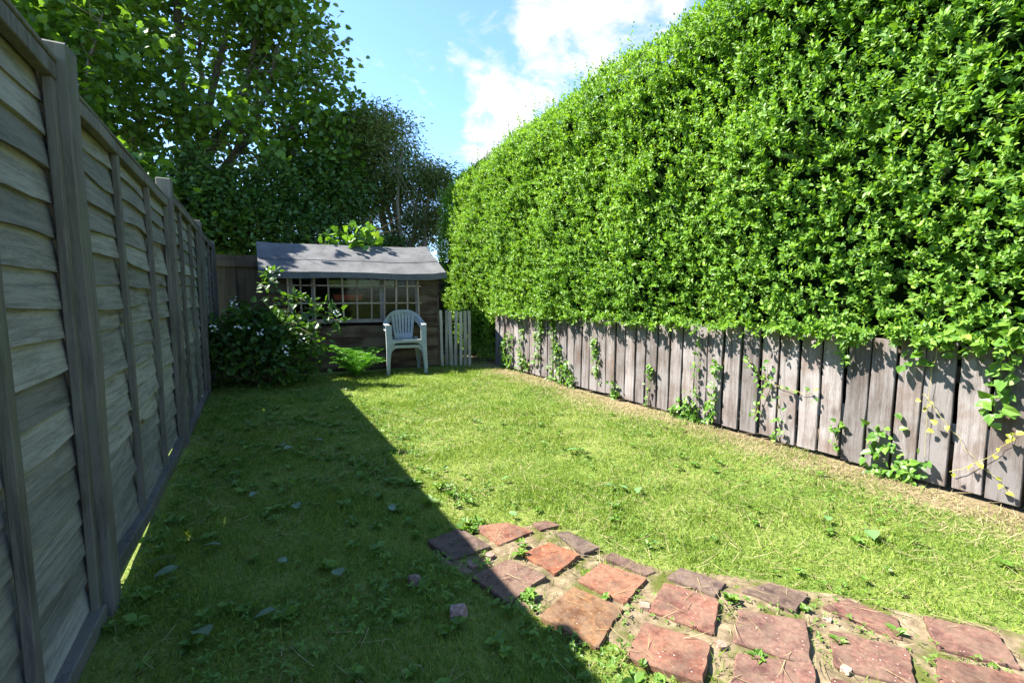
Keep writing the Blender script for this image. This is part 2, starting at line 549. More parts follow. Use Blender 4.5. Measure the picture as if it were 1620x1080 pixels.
M_felt = noise_mat('roofing_felt', [(0.25, (.035, .035, .037)), (0.5, (.08, .08, .082)), (0.75, (.13, .127, .125))], scale=4, rough=0.9, bump=0.4, extra=(140, .5, .68, (.17, .166, .16)))
M_glass = glass_mat()
M_frame = wood_mat('window_frame', [(.10, .075, .06), (.17, .14, .12), (.24, .21, .19)], axis='X', grain=16, vary=0.2, knots=False)
M_chair = plain_mat('sage_grey_plastic', (.255, .285, .28), rough=0.45, spec=0.4, var=0.16, scale=9)
M_red = plain_mat('faded_red_plastic', (.75, .10, .06), rough=0.5)
M_lime = plain_mat('lime_glow_colour', (.62, .66, .28), rough=0.7, var=0.25, scale=7)  # colour stands in for yellow-green light showing through the shed
M_iron = plain_mat('black_iron', (.02, .02, .02), rough=0.6)
M_mortar = noise_mat('sandy_mortar', [(0.3, (.08, .06, .035)), (0.5, (.16, .122, .075)), (0.7, (.25, .20, .13))], scale=22, rough=0.95, bump=0.9, spec=0.1, extra=(9, .5, .64, (.075, .085, .02)))
M_tile = tile_mat()
M_ground = ground_mat()
M_bark = noise_mat('tree_bark', [(0.3, (.05, .04, .03)), (0.7, (.15, .125, .095))], scale=18, rough=0.9, bump=0.6)
M_palebark = noise_mat('pale_branch_bark', [(0.3, (.12, .095, .07)), (0.7, (.30, .25, .19))], scale=18, rough=0.9, bump=0.5)
M_twig = noise_mat('twig', [(0.3, (.08, .055, .03)), (0.7, (.20, .14, .08))], scale=18, rough=0.9, bump=0.2)
M_greenstem = plain_mat('green_stem', (.17, .24, .05), rough=0.6)
M_yellowstem = plain_mat('yellow_stem', (.34, .30, .08), rough=0.6)

M_privet = leaf_mat('privet_leaf', [(.055, .13, .018), (.115, .24, .03), (.20, .345, .045), (.34, .455, .085)], trans=0.36, rough=0.48, spec=0.32, patch=0.9)
M_core = noise_mat('hedge_inner_shade', [(0.3, (.003, .006, .002)), (0.7, (.010, .020, .005))], scale=9, rough=1.0, bump=0.5, spec=0.0)  # near-black colour stands in for the shade deep in the hedge
M_syc = leaf_mat('sycamore_leaf', [(.035, .08, .016), (.065, .14, .021), (.12, .215, .028), (.21, .31, .04)], trans=0.45, rough=0.4, patch=0.7)
M_ever = leaf_mat('evergreen_leaf', [(.06, .085, .024), (.10, .14, .036), (.155, .195, .055), (.23, .25, .085)], trans=0.32, rough=0.6, spec=0.2, patch=0.8)
M_dark = leaf_mat('dark_shrub_leaf', [(.026, .062, .014), (.045, .105, .02), (.08, .155, .028), (.12, .20, .04)], trans=0.22, rough=0.35, patch=1.0)
M_bramble = leaf_mat('bramble_leaf', [(.02, .055, .012), (.04, .10, .018), (.08, .17, .025), (.15, .26, .04)], trans=0.32, rough=0.45, patch=2.0)
M_fern = leaf_mat('fern_leaf', [(.08, .22, .025), (.13, .33, .035), (.20, .42, .06)], trans=0.35, rough=0.5, patch=3.0)
M_ivy = leaf_mat('vine_leaf', [(.05, .12, .018), (.09, .20, .025), (.16, .29, .04), (.28, .36, .06)], trans=0.32, rough=0.4, patch=4.0)
M_yleaf = leaf_mat('yellowing_leaf', [(.22, .25, .03), (.34, .34, .045), (.42, .36, .07)], trans=0.3, rough=0.5)
M_grass = leaf_mat('lawn_grass', [(.055, .115, .015), (.13, .215, .028), (.225, .305, .048), (.35, .385, .10)], trans=0.3, rough=0.5, spec=0.3, patch=2.6)
M_straw = leaf_mat('dry_grass', [(.20, .16, .08), (.31, .25, .135), (.42, .36, .22)], trans=0.2, rough=0.6, spec=0.2)
M_clover = leaf_mat('clover_leaf', [(.06, .13, .014), (.10, .20, .022), (.16, .27, .035)], trans=0.28, rough=0.5, patch=3.0)
M_fallen = leaf_mat('fallen_leaf', [(.08, .14, .07), (.14, .21, .12), (.21, .27, .19)], trans=0.15, rough=0.5)
M_fallen2 = leaf_mat('fallen_green_leaf', [(.07, .16, .05), (.12, .23, .08), (.18, .28, .12)], trans=0.2, rough=0.45)
M_petal = plain_mat('white_petal', (.78, .76, .74), rough=0.6, var=0.04)

# ------------------------------------------------------------------ ground


def gz(x, y):
    return 0.030 * (vnoise(x * 0.8, y * 0.8, 3) - 0.5) + 0.014 * (vnoise(x * 3.1, y * 3.1, 4) - 0.5)


def build_ground():
    xs = np.concatenate([[-400, -120, -40, -15, -6], np.arange(-3, 6.01, 0.1), [9, 16, 40, 120, 400]])
    ys = np.concatenate([[-400, -120, -40, -10, -4], np.arange(-2, 10.01, 0.1), [13, 20, 45, 120, 500]])
    X, Y = np.meshgrid(xs, ys)
    inn = (X > -2.9) & (X < 5.9) & (Y > -1.9) & (Y < 9.9)
    Z = np.where(inn, gz(X, Y), 0.0)
    v = np.stack([X, Y, Z], -1).reshape(-1, 3)
    nx, ny = len(xs), len(ys)
    i = np.arange(ny - 1)[:, None] * nx + np.arange(nx - 1)[None]
    f = np.stack([i, i + 1, i + 1 + nx, i + nx], -1).reshape(-1, 4)
    o = link('ground', np_mesh('ground', v, f, True), M_ground)
    o['kind'] = 'structure'
    o['label'] = 'mossy lawn soil with a bare straw strip along the right fence'


build_ground()

# ------------------------------------------------------------------ tiled path
TILES = [  # corners (plan), colour, height
    ([[0.601, 1.833], [0.769, 1.861], [0.827, 1.656], [0.637, 1.641]], (.20, .125, .11), .046, 'dark brown tile with white lichen along one edge'),
    ([[0.828, 1.859], [0.984, 1.813], [1.052, 1.675], [0.858, 1.655]], (.46, .185, .115), .034, None),
    ([[1.078, 1.75], [1.154, 1.739], [1.189, 1.667], [1.078, 1.67]], (.33, .17, .14), .026, None),
    ([[1.116, 1.62], [1.181, 1.612], [1.226, 1.433], [1.132, 1.428]], (.24, .17, .15), .027, None),
    ([[0.905, 1.554], [1.054, 1.572], [1.121, 1.426], [0.954, 1.37]], (.58, .20, .10), .034, 'brightest orange tile'),
    ([[0.662, 1.506], [0.845, 1.541], [0.922, 1.374], [0.715, 1.304]], (.34, .19, .15), .038, None),
    ([[0.771, 1.202], [0.965, 1.278], [1.052, 1.1], [0.852, 0.997]], (.43, .215, .10), .044, 'ochre tile with dark mould blotches'),
    ([[1.004, 1.308], [1.161, 1.357], [1.248, 1.186], [1.074, 1.115]], (.52, .22, .135), .034, None),
    ([[1.19, 1.379], [1.252, 1.394], [1.313, 1.206], [1.258, 1.201]], (.30, .18, .15), .022, None),
    ([[1.11, 1.056], [1.274, 1.133], [1.363, 0.964], [1.206, 0.866]], (.45, .20, .15), .034, None),
    ([[0.899, 0.935], [1.062, 1.025], [1.17, 0.846], [1.013, 0.756]], (.45, .19, .135), .038, None),
    ([[1.311, 1.158], [1.409, 1.18], [1.473, 1.018], [1.372, 0.983]], (.27, .18, .16), .026, None),
    ([[1.48, 0.97], [1.616, 0.953], [1.679, 0.836], [1.533, 0.802]], (.30, .20, .17), .028, None),
    ([[1.234, 0.826], [1.376, 0.908], [1.515, 0.756], [1.343, 0.646]], (.36, .19, .16), .036, None),
    ([[1.643, 0.78], [1.765, 0.76], [1.805, 0.625], [1.695, 0.569]], (.36, .17, .14), .030, None),
    ([[1.403, 0.621], [1.547, 0.712], [1.668, 0.545], [1.515, 0.467]], (.37, .19, .155), .034, None),
    ([[1.747, 0.51], [1.891, 0.592], [1.988, 0.437], [1.854, 0.354]], (.36, .18, .15), .034, None),
    ([[1.539, 0.43], [1.688, 0.497], [1.825, 0.347], [1.701, 0.270]], (.38, .18, .14), .032, None),
    ([[1.055, 0.711], [1.2, 0.789], [1.354, 0.649], [1.221, 0.564]], (.38, .19, .16), .034, None),
    ([[1.211, 0.528], [1.35, 0.606], [1.48, 0.453], [1.342, 0.369]], (.42, .18, .14), .032, None),
    ([[1.86, 0.30], [2.0, 0.385], [2.11, 0.22], [1.97, 0.14]], (.38, .18, .15), .032, None),
]
TILE_POLYS = [np.array(t[0]) for t in TILES]
PATH_EDGE = np.array([(0.60, 1.66), (0.60, 1.84), (0.83, 1.88), (1.16, 1.76), (1.28, 1.42), (1.44, 1.19), (1.66, 0.97), (1.80, 0.78), (1.96, 0.60),
                      (2.2, 0.25), (2.0, 0.05), (1.45, 0.28), (1.2, 0.45), (1.04, 0.70), (0.93, 0.84), (0.86, 1.08), (0.74, 1.26), (0.66, 1.5)])


def in_poly(px, py, poly):
    inside = np.zeros(len(px), bool)
    n = len(poly)
    for i in range(n):
        x0, y0 = poly[i]; x1, y1 = poly[(i + 1) % n]
        c = ((y0 > py) != (y1 > py)) & (px < (x1 - x0) * (py - y0) / (y1 - y0 + 1e-12) + x0)
        inside ^= c
    return inside


def edge_dist(px, py, poly):
    d = np.full(len(px), 9.0)
    for i in range(len(poly)):
        a = poly[i]; b = poly[(i + 1) % len(poly)]
        ab = b - a
        t = np.clip(((px - a[0]) * ab[0] + (py - a[1]) * ab[1]) / (ab @ ab), 0, 1)
        d = np.minimum(d, np.hypot(px - a[0] - t * ab[0], py - a[1] - t * ab[1]))
    return np.where(in_poly(px, py, poly), d, -d)


def build_path():
    # mortar bed: fine patch whose rim sinks below the turf
    xs = np.arange(0.5, 2.31, 0.02); ys = np.arange(0.0, 1.96, 0.02)
    X, Y = np.meshgrid(xs, ys)
    ed = edge_dist(X.ravel(), Y.ravel(), PATH_EDGE).reshape(X.shape) + .05 * (vnoise(X * 9, Y * 9, 12) - .5)
    Z = np.where(ed > 0, np.minimum(.004 + .012 * (vnoise(X * 14, Y * 14, 8) - .4), -.012 + ed * .6), -.02) + gz(X, Y)
    ins = ed > -.01
    k = (ins[:-1, :-1] | ins[1:, :-1] | ins[:-1, 1:] | ins[1:, 1:]).ravel()
    v = np.stack([X, Y, Z], -1).reshape(-1, 3)
    nx, ny = len(xs), len(ys)
    i = np.arange(ny - 1)[:, None] * nx + np.arange(nx - 1)[None]
    f = np.stack([i, i + 1, i + 1 + nx, i + nx], -1).reshape(-1, 4)[k]
    bed = link('path', np_mesh('path', v, f, True), M_mortar)
    bed['kind'] = 'structure'
    bed['label'] = 'path of worn square terracotta tiles in sandy mortar'
    for q, c, h, lab in TILES:
        q = np.array(q); h = .012 + .22 * h; c = (c[0] * .40, c[1] * .40, c[2] * .36)
        cen = q.mean(0)
        ring = []
        for s in range(4):
            a, b = q[s], q[(s + 1) % 4]
            for t in (0.035, 0.14, 0.27, .38, 0.5, .62, 0.74, .86, 0.965):
                p = a + (b - a) * t
                d = unit(cen - p)
                ring.append(p + d * abs(rng.normal(0, .003)))
        ring = np.array(ring)
        n = len(ring)
        base = float(gz(cen[0], cen[1]))
        tx, ty = rng.normal(0, .02, 2)
        mb = MB()
        loc = ring - cen
        zt = h + loc[:, 0] * tx + loc[:, 1] * ty
        top = [(x * .972, y * .972, z) for (x, y), z in zip(loc, zt)]
        mid = [(x, y, z - .003 - abs(rng.normal(0, .0015))) for (x, y), z in zip(loc, zt)]
        bot = [(x * 1.01, y * 1.01, -.02) for (x, y) in loc]
        mb.add(top + mid + bot, [tuple(range(n))] + [(n + i, n + (i + 1) % n, (i + 1) % n, i) for i in range(n)] + [(2 * n + i, 2 * n + (i + 1) % n, n + (i + 1) % n, n + i) for i in range(n)])
        me = mb.mesh('tile')
        import bmesh
        bm = bmesh.new(); bm.from_mesh(me); bmesh.ops.recalc_face_normals(bm, faces=bm.faces); bm.to_mesh(me); bm.free()
        o = link('tile', me, M_tile, bed, (cen[0], cen[1], base))
        o.color = (*c, 1)
        if lab:
            o['label'] = lab
    # loose lumps of mortar and tile in the joints
    for (x, y, s, c) in [(0.70, 1.575, .045, (.30, .2, .16)), (0.79, 1.60, .04, (.34, .2, .16)), (1.12, 1.075, .04, (.3, .2, .15)), (1.19, .83, .035, (.36, .22, .17)),
                         (1.42, .60, .03, (.4, .3, .22)), (1.60, .74, .03, (.42, .33, .25))]:
        o = link('tile_fragment', stone_mesh(s), M_tile, bed, (x, y, .012 + float(gz(x, y))), (0, 0, random.uniform(0, 6)))
        o.color = (*c, 1)


def stone_mesh(s, h=0.5):
    import bmesh
    bm = bmesh.new()
    bmesh.ops.create_icosphere(bm, subdivisions=2, radius=s * .5)
    for v in bm.verts:
        k = 0.8 + 0.4 * random.random()
        # squared off so that it reads as a broken piece
        for i in range(3):
            lim = s * (.40 if i < 2 else .40 * h)
            v.co[i] = max(-lim, min(lim, v.co[i] * 1.25 * (0.92 + .16 * random.random())))
        v.co.x *= k
    me = bpy.data.meshes.new('stone')
    bm.to_mesh(me); bm.free()
    return me


build_path()

for (x, y, s, lab, c) in [(0.542, 1.337, .06, 'pinkish broken tile piece lying on shaded grass nearest the camera', (.40, .27, .24)),
                          (0.465, 1.572, .05, 'small brown tile chip on shaded grass left of the path', (.26, .19, .16))]:
    o = link('broken_tile_piece', stone_mesh(s, .7), M_tile, None, (x, y, .024 + float(gz(x, y))), (0.1, .15, random.uniform(0, 3)))
    o.color = (*c, 1)
    tag(o, lab, 'tile piece')

# ------------------------------------------------------------------ left fence: lap panels between posts
FX = -0.45           # face of the posts


def slat_mesh(L, h, seed, warp):
    r = np.random.default_rng(seed)
    k = 25
    y = np.linspace(0, L, k)
    ph = r.uniform(0, 9)
    bot = (0.016 if warp > .02 else .009) * (vnoise(y * 2.6 + ph, np.zeros(k), seed) - .5) * 2 + 0.006 * (vnoise(y * 9 + ph, np.zeros(k), seed + 1) - .5)
    if r.random() < .3:                      # waney bite in the lower edge
        c = r.uniform(.2, L - .2); bot += 0.022 * np.exp(-((y - c) / .09) ** 2)
    bow = warp * (vnoise(y * 1.7 + ph, np.ones(k) * 3, seed + 2) - .35)
    tk = .012
    xb = .019 + bow                          # lower edge stands proud of the slat below
    xt = .0 + bow * .75
    v = np.concatenate([np.stack([xt - tk, y, np.full(k, h)], -1), np.stack([xt, y, np.full(k, h)], -1),
                        np.stack([(xb + xt) / 2 + bow * .06, y, np.full(k, h * .5) + bot * .5], -1),
                        np.stack([xb, y, bot], -1), np.stack([xb - tk, y, bot], -1)])
    f = []
    for a in range(4):
        i = a * k + np.arange(k - 1)
        f.append(np.stack([i, i + k, i + k + 1, i + 1], -1))
    i = 4 * k + np.arange(k - 1)
    f.append(np.stack([i, i - 4 * k, i - 4 * k + 1, i + 1], -1))
    f.append(np.array([(0, k, 2 * k, 4 * k), (2 * k, 3 * k, 4 * k, 4 * k), (k - 1, 5 * k - 1, 3 * k - 1, 2 * k - 1), (3 * k - 1, 5 * k - 1, 4 * k - 1, 4 * k - 1)])[[0, 2]])
    return np_mesh('slat', v, np.concatenate(f))


def boxmesh(x0, x1, y0, y1, z0, z1, name='box', jit=0.0, segs=1, axis=2):
    """box with optional extra cuts along an axis and small wobble"""
    if segs == 1 and jit == 0:
        mb = MB(); mb.box(x0, x1, y0, y1, z0, z1)
        return mb.mesh(name)
    lo = [x0, y0, z0]; hi = [x1, y1, z1]
    o = [i for i in range(3) if i != axis]
    mb = MB()
    vs = []
    for s in range(segs + 1):
        c = lo[axis] + (hi[axis] - lo[axis]) * s / segs
        jx, jy = (random.gauss(0, jit), random.gauss(0, jit))
        for (p, q) in ((lo[o[0]], lo[o[1]]), (hi[o[0]], lo[o[1]]), (hi[o[0]], hi[o[1]]), (lo[o[0]], hi[o[1]])):
            w = [0, 0, 0]
            w[axis] = c; w[o[0]] = p + jx; w[o[1]] = q + jy
            vs.append(w)
    fs = [(0, 3, 2, 1), tuple(4 * segs + i for i in range(4))]
    for s in range(segs):
        for i in range(4):
            fs.append((4 * s + i, 4 * s + (i + 1) % 4, 4 * s + 4 + (i + 1) % 4, 4 * s + 4 + i))
    mb.add(vs, fs)
    me = mb.mesh(name)
    import bmesh
    bm = bmesh.new(); bm.from_mesh(me); bmesh.ops.recalc_face_normals(bm, faces=bm.faces); bm.to_mesh(me); bm.free()
    return me


def build_left_fence():
    root = empty('panel_fence', (FX, 1.95, 0), 'tall weathered grey lap panel fence in shade along the left side', 'fence')
    posts = [(-0.05, 1.82), (1.95, 1.80), (3.95, 1.845), (5.93, 1.85), (7.9, 1.84)]
    for y, h in posts:
        o = link('post', boxmesh(-.085, .0, -.045, .045, -.1, h, 'post', .002, 6), M_post, root, (0, y - 1.95, 0))
        bevel(o, .006)
    tops = [1.73, 1.70, 1.775, 1.775]
    gaps = [.012, .03, .012, .012]
    batt = [[.62, 1.42], [2.61, 3.27], [4.60, 5.26], [6.6, 7.25]]
    sd = 100
    for p in range(4):
        y0 = posts[p][0] + .047; y1 = posts[p + 1][0] - .047
        zt, zb = tops[p], gaps[p]
        x = -.075                                   # slat plane behind the post face
        mb = MB()                                   # rear frame that carries the slats
        vs = [(xx, yy, z2) for xx in (x - .045, x - .016) for (a, b, c, d) in ((y0, y1, zb, zt), (y0 + .04, y1 - .04, zb + .04, zt - .04)) for yy, z2 in ((a, c), (b, c), (b, d), (a, d))]
        fs = []
        for i in range(4):
            j = (i + 1) % 4
            fs += [(i, j, 4 + j, 4 + i), (8 + i, 12 + i, 12 + j, 8 + j), (i, 8 + i, 8 + j, j), (4 + i, 4 + j, 12 + j, 12 + i)]
        mb.add(vs, fs)
        panel = link('panel', mb.mesh('panel'), M_post, root, (0, -1.95, 0))
        n = 17
        ex = (zt - zb - .05) / n
        for i in range(n):
            sd += 1
            o = link('slat', slat_mesh(y1 - y0 - .004, ex + .042, sd, .022 if p == 1 else .010), M_fence, panel, (x + random.gauss(0, .0012), y0 + .002, zb + .03 + i * ex))
            o.rotation_euler = (random.gauss(0, .0035), 0, 0)
        for yb in [y0 + .018] + batt[p] + [y1 - .018]:
            o = link('batten', boxmesh(.022, .046, -.018, .018, zb + .03, zt - .045, 'batten', .0012, 5), M_post, panel, (x, yb, 0))
            bevel(o, .003)
        o = link('cap_rail', boxmesh(.018, .050, y0 + .003, y1 - .003, zt - .045, zt + .004, 'cap_rail', .0015, 6, 1), M_post, panel, (x, 0, 0)); bevel(o, .003)
        o = link('cap_rail', boxmesh(-.05, .052, y0, y1, zt + .006, zt + .022, 'cap_rail', .0012, 6, 1), M_post, panel, (x, 0, 0)); bevel(o, .003)
        o = link('bottom_rail', boxmesh(.016, .060, y0 + .003, y1 - .003, zb - .012, zb + .042, 'bottom_rail', .002, 6, 1), M_post, panel, (x, 0, 0)); bevel(o, .004)
        if p == 1:                                  # lifted at its near end, where light comes under
            for vv in o.data.vertices:
                vv.co.z += .045 * max(0, 1 - (vv.co.y - y0) / .7)


build_left_fence()


def build_back_fence():
    Y = 8.42
    root = empty('back_fence', (-0.3, Y, 0), 'dark brown vertical board fence across the shaded back corner behind the shed', 'fence')
    x = -0.5
    while x < 4.6:
        w = random.uniform(.135, .15)
        link('board', boxmesh(0, w, -.012, .012, 0.02, 1.70 + random.gauss(0, .01), 'board', .0015, 3), M_back, root, (x + .3, (.012 if int(x * 7.1) % 2 else -.013) + random.gauss(0, .001), 0))
        x += w - .006
    for z in (.35, 1.52):
        link('rail', boxmesh(-.25, 4.9, -.075, -.030, z, z + .09, 'rail'), M_back, root, (0, 0, 0))


build_back_fence()

# ------------------------------------------------------------------ right fence: low vertical boards
RX = 3.22


def build_right_fence():
    root = empty('board_fence', (RX, 3.0, 0), 'low silver grey vertical board fence under the hedge with climbing vines', 'fence')
    y = 6.28
    ph = 0
    while y > -0.9:
        w = random.gauss(.124, .006)
        gap = max(.006, random.gauss(.017, .006))
        h = .815 + random.gauss(0, .008)
        me = boxmesh(-.010, .010, -w, 0, .028 + abs(random.gauss(0, .008)), h, 'board', .0015, 6)
        o = link('board', me, M_board, root, (random.gauss(0, .004), y - 3.0, 0))
        o.rotation_euler = (random.gauss(0, .007), random.gauss(0, .006), random.gauss(0, .01))
        bevel(o, .003)
        y -= w + gap
    for z in (.18, .60):
        link('rail', boxmesh(.020, .060, -3.95, 3.30, z, z + .085, 'rail'), M_back, root, (0, 0, 0))
    for yy in (-3.6, -1.8, 0.0, 1.8, 3.2):
        link('post', boxmesh(.062, .15, -.045, .045, -.1, .80, 'post'), M_back, root, (0, yy, 0))


build_right_fence()

# ------------------------------------------------------------------ shed
SR = Vector((2.405, 6.63, 0)); SL = Vector((0.186, 7.075, 0))
SW = (SL - SR).length
SD = Vector((0, 1, 0))
STH = math.atan2(SL.y - SR.y, SL.x - SR.x)          # direction of the front wall, right to left


def fac(t, z, out=0.0):
    """point on the front wall: t metres from the right corner, z height, out = towards the lawn"""
    d = (SL - SR).normalized()
    nrm = Vector((d.y, -d.x, 0))
    if nrm.y > 0:
        nrm = -nrm
    return SR + d * t + nrm * out + Vector((0, 0, z))


def fac_box(t0, t1, z0, z1, o0, o1, name, skew=0.0):
    mb = MB()
    vs = []
    for z in (z0, z1):
        for o in (o0, o1):
            for t in (t0, t1):
                vs.append(fac(t + (skew if z == z1 else 0), z, o))
    mb.add(vs, [(0, 1, 3, 2), (4, 6, 7, 5), (0, 4, 5, 1), (2, 3, 7, 6), (0, 2, 6, 4), (1, 5, 7, 3)])
    me = mb.mesh(name)
    import bmesh
    bm = bmesh.new(); bm.from_mesh(me); bmesh.ops.recalc_face_normals(bm, faces=bm.faces); bm.to_mesh(me); bm.free()
    return me


def build_shed():
    root = empty('shed', (1.28, 6.9, 0), 'low dark brown wooden shed with sagging grey felt roof behind the stacked chairs', 'shed')
    inv = Matrix.Translation(-root.location)

    def part(name, me, mat, parent=root):
        me.transform(inv)
        return link(name, me, mat, parent)
    W0, W1, WZ0, WZ1 = .28, 2.01, .74, 1.315         # window opening
    EAVE = 1.352
    # front wall: overlapping boards, butted round the window opening
    nb = 9
    bh = EAVE / nb
    for i in range(nb):
        z0 = .03 + i * bh; z1 = z0 + bh + .012
        segs = [(0.0, SW)]
        if z0 + bh > WZ0 + .02:
            segs = [(0.0, W0), (W1, SW)]
        elif i < 5 and random.random() < .6:
            s = random.uniform(.7, 1.5); segs = [(0.0, s), (s + .003, SW)]
        for a, b in segs:
            o0 = 0.004 * (i % 2)
            mb = MB()
            k = 8
            vs = []
            for j in range(k + 1):
                t = a + (b - a) * j / k
                jz = random.gauss(0, .0015)
                vs += [fac(t, z0 + jz, .018 + random.gauss(0, .001)), fac(t, z1, .004), fac(t, z1, -.008), fac(t, z0 + jz, .004)]
            fs = []
            for j in range(k):
                for q in range(4):
                    fs.append((4 * j + q, 4 * j + (q + 1) % 4, 4 * j + 4 + (q + 1) % 4, 4 * j + 4 + q))
            fs += [(0, 3, 2, 1), (4 * k, 4 * k + 1, 4 * k + 2, 4 * k + 3)]
            mb.add(vs, fs)
            me = mb.mesh('wall_board')
            import bmesh
            bm = bmesh.new(); bm.from_mesh(me); bmesh.ops.recalc_face_normals(bm, faces=bm.faces); bm.to_mesh(me); bm.free()
            # origin at the board so that its grain and tint are its own
            me.transform(Matrix.Rotation(-STH, 4, 'Z') @ Matrix.Translation(-fac(a, z0)))
            o = link('wall_board', me, M_shed, root, fac(a, z0) - root.location, (0, 0, STH))
    part('corner_post', fac_box(-.022, .0, .03, EAVE, -.05, .026, 'corner_post'), M_shed)
    part('corner_post', fac_box(SW, SW + .022, .03, EAVE, -.05, .026, 'corner_post'), M_shed)
    part('base_beam', fac_box(.0, SW, -.02, .028, -.05, .002, 'base_beam'), M_back)
    # side and rear walls
    D = 1.22
    RZ = 1.83                                        # ridge
    for base, nm in ((SR, 'side_wall'), (SL, 'side_wall')):
        sgn = Vector((.02 if base is SL else -.02, 0, 0))
        p = base + sgn
        vs = [p + Vector((0, .03, .03)), p + Vector((0, D, .03)), p + Vector((0, D, 1.30)), p + Vector((0, D * .62, RZ - .05)), p + Vector((0, .03, EAVE))]
        mb = MB(); mb.add(vs + [v - sgn * 0.9 for v in vs], [(0, 1, 2, 3, 4), (9, 8, 7, 6, 5)] + [(i, (i + 1) % 5, 5 + (i + 1) % 5, 5 + i) for i in range(5)])
        part(nm, mb.mesh(nm), M_shed)
    mb = MB()
    a = SR + SD * D; b = SL + SD * D
    d = (SL - SR).normalized()
    for (t0, t1, z0, z1) in [(0.03, SW - .03, .03, 1.5)]:
        vs = [a + d * t0 + Vector((0, 0, z0)), a + d * t1 + Vector((0, 0, z0)), a + d * t1 + Vector((0, 0, z1)), a + d * t0 + Vector((0, 0, z1))]
        mb.add(vs + [v - SD * .02 for v in vs], [(0, 1, 2, 3), (7, 6, 5, 4), (0, 4, 5, 1), (1, 5, 6, 2), (2, 6, 7, 3), (3, 7, 4, 0)])
    part('rear_wall', mb.mesh('rear_wall'), M_shed)
    # floor
    mb = MB(); mb.add([SR + Vector((-.03, .06, .06)), SL + Vector((.03, .06, .06)), b + Vector((.03, -.03, .06)), a + Vector((-.03, -.03, .06))], [(0, 1, 2, 3)])
    part('floor', mb.mesh('floor'), M_back)
    # roof: one sagging felt-covered slab each side of the ridge
    nx, ny = 26, 8

    def roofpt(s, v, under):
        t = -.10 + (SW + .22) * s
        sag = -.030 * math.sin(math.pi * s) - .012 * math.sin(2.3 * math.pi * s + .6)
        run = D * .62
        y = -.13 + (run + .13) * v
        z = EAVE + .055 + (RZ - EAVE - .03) * v + sag * (1 - .35 * v)
        if s < .04 or s > .96:
            z += .010
        z += .006 * (vnoise(s * 18, v * 5, 9) - .5)
        p = fac(t, 0, 0) + SD * y
        return Vector((p.x, p.y, z - under))
    for under_name, side in (('roof_slope', 0), ('roof_slope', 1)):
        mb = MB(); vs = []
        for u in (0, 1):
            for i in range(nx + 1):
                for j in range(ny + 1):
                    s, v = i / nx, j / ny
                    if side == 0:
                        p = roofpt(s, v, .03 * u)
                    else:
                        q = roofpt(s, 1.0, .03 * u)
                        p = q + Vector((0, .002 + .60 * v, -.36 * v))
                    vs.append(p)
        fs = []
        m = (nx + 1) * (ny + 1)
        for i in range(nx):
            for j in range(ny):
                q = i * (ny + 1) + j
                fs.append((q, q + ny + 1, q + ny + 2, q + 1)); fs.append((m + q, m + q + 1, m + q + ny + 2, m + q + ny + 1))
        for i in range(nx):
            q = i * (ny + 1); fs.append((q, m + q, m + q + ny + 1, q + ny + 1))
            q = i * (ny + 1) + ny; fs.append((q, q + ny + 1, m + q + ny + 1, m + q))
        for j in range(ny):
            fs.append((j, j + 1, m + j + 1, m + j)); q = nx * (ny + 1) + j; fs.append((q, m + q, m + q + 1, q + 1))
        mb.add(vs, fs)
        o = part(under_name, mb.mesh('roof_slope', False), M_felt)
    # felt turned down over the front edge
    mb = MB(); vs = []
    for i in range(nx + 1):
        s = i / nx
        p = roofpt(s, 0, 0) + Vector((0, -.004, .004))
        drop = .085 + .008 * math.sin(9 * s)
        vs += [p + Vector((0, .03, .006)), p + Vector((0, -.012, 0)), p + Vector((0, -.016, -drop)), p + Vector((0, -.004, -drop))]
    fs = []
    for i in range(nx):
        for q in range(3):
            fs.append((4 * i + q, 4 * i + 4 + q, 4 * i + 5 + q, 4 * i + 1 + q))
    mb.add(vs, fs)
    part('felt_edge', mb.mesh('felt_edge'), M_felt)
    # lap where one sheet of felt overlies the next
    mb = MB(); vs = []
    for i in range(nx + 1):
        for vv, up in ((.40, .007), (.47, .011), (.49, .003)):
            vs.append(roofpt(i / nx, vv + .01 * math.sin(i * .7), 0) + Vector((0, 0, up)))
    mb.add(vs, [(3 * i + q, 3 * i + 3 + q, 3 * i + 4 + q, 3 * i + 1 + q) for i in range(nx) for q in range(2)])
    part('felt_lap', mb.mesh('felt_lap'), M_felt)
    # felt ridge capping
    mb = MB(); vs = []
    for i in range(nx + 1):
        p = roofpt(i / nx, 1.0, 0)
        vs += [p + Vector((0, -.09, -.046)), p + Vector((0, 0, .008)), p + Vector((0, .09, -.042))]
    mb.add(vs, [(3 * i + q, 3 * i + 3 + q, 3 * i + 4 + q, 3 * i + 1 + q) for i in range(nx) for q in range(2)])
    part('ridge_cap', mb.mesh('ridge_cap'), M_felt)
    # window
    fr = part('window', fac_box(W0 - .03, W1 + .03, WZ0 - .05, WZ0, -.03, .035, 'window'), M_frame)
    fr['label'] = 'long window behind the trellis'
    part('window_frame', fac_box(W0, W0 + .04, WZ0 + .002, WZ1, -.03, .012, 'window_frame'), M_frame, fr)
    part('window_frame', fac_box(W1 - .04, W1, WZ0 + .002, WZ1, -.03, .012, 'window_frame'), M_frame, fr)
    part('window_frame', fac_box(W0, W1, WZ1 + .002, WZ1 + .035, -.03, .012, 'window_frame'), M_frame, fr)
    for t in (.80, 1.71):
        part('mullion', fac_box(t - .028, t + .028, WZ0 + .002, WZ1 - .002, -.026, .010, 'mullion'), M_frame, fr)
    for t0, t1 in ((W0 + .042, .77), (.83, 1.68), (1.74, W1 - .042)):
        part('pane', fac_box(t0, t1, WZ0 + .004, WZ1 - .004, -.012, -.008, 'pane'), M_glass, fr)
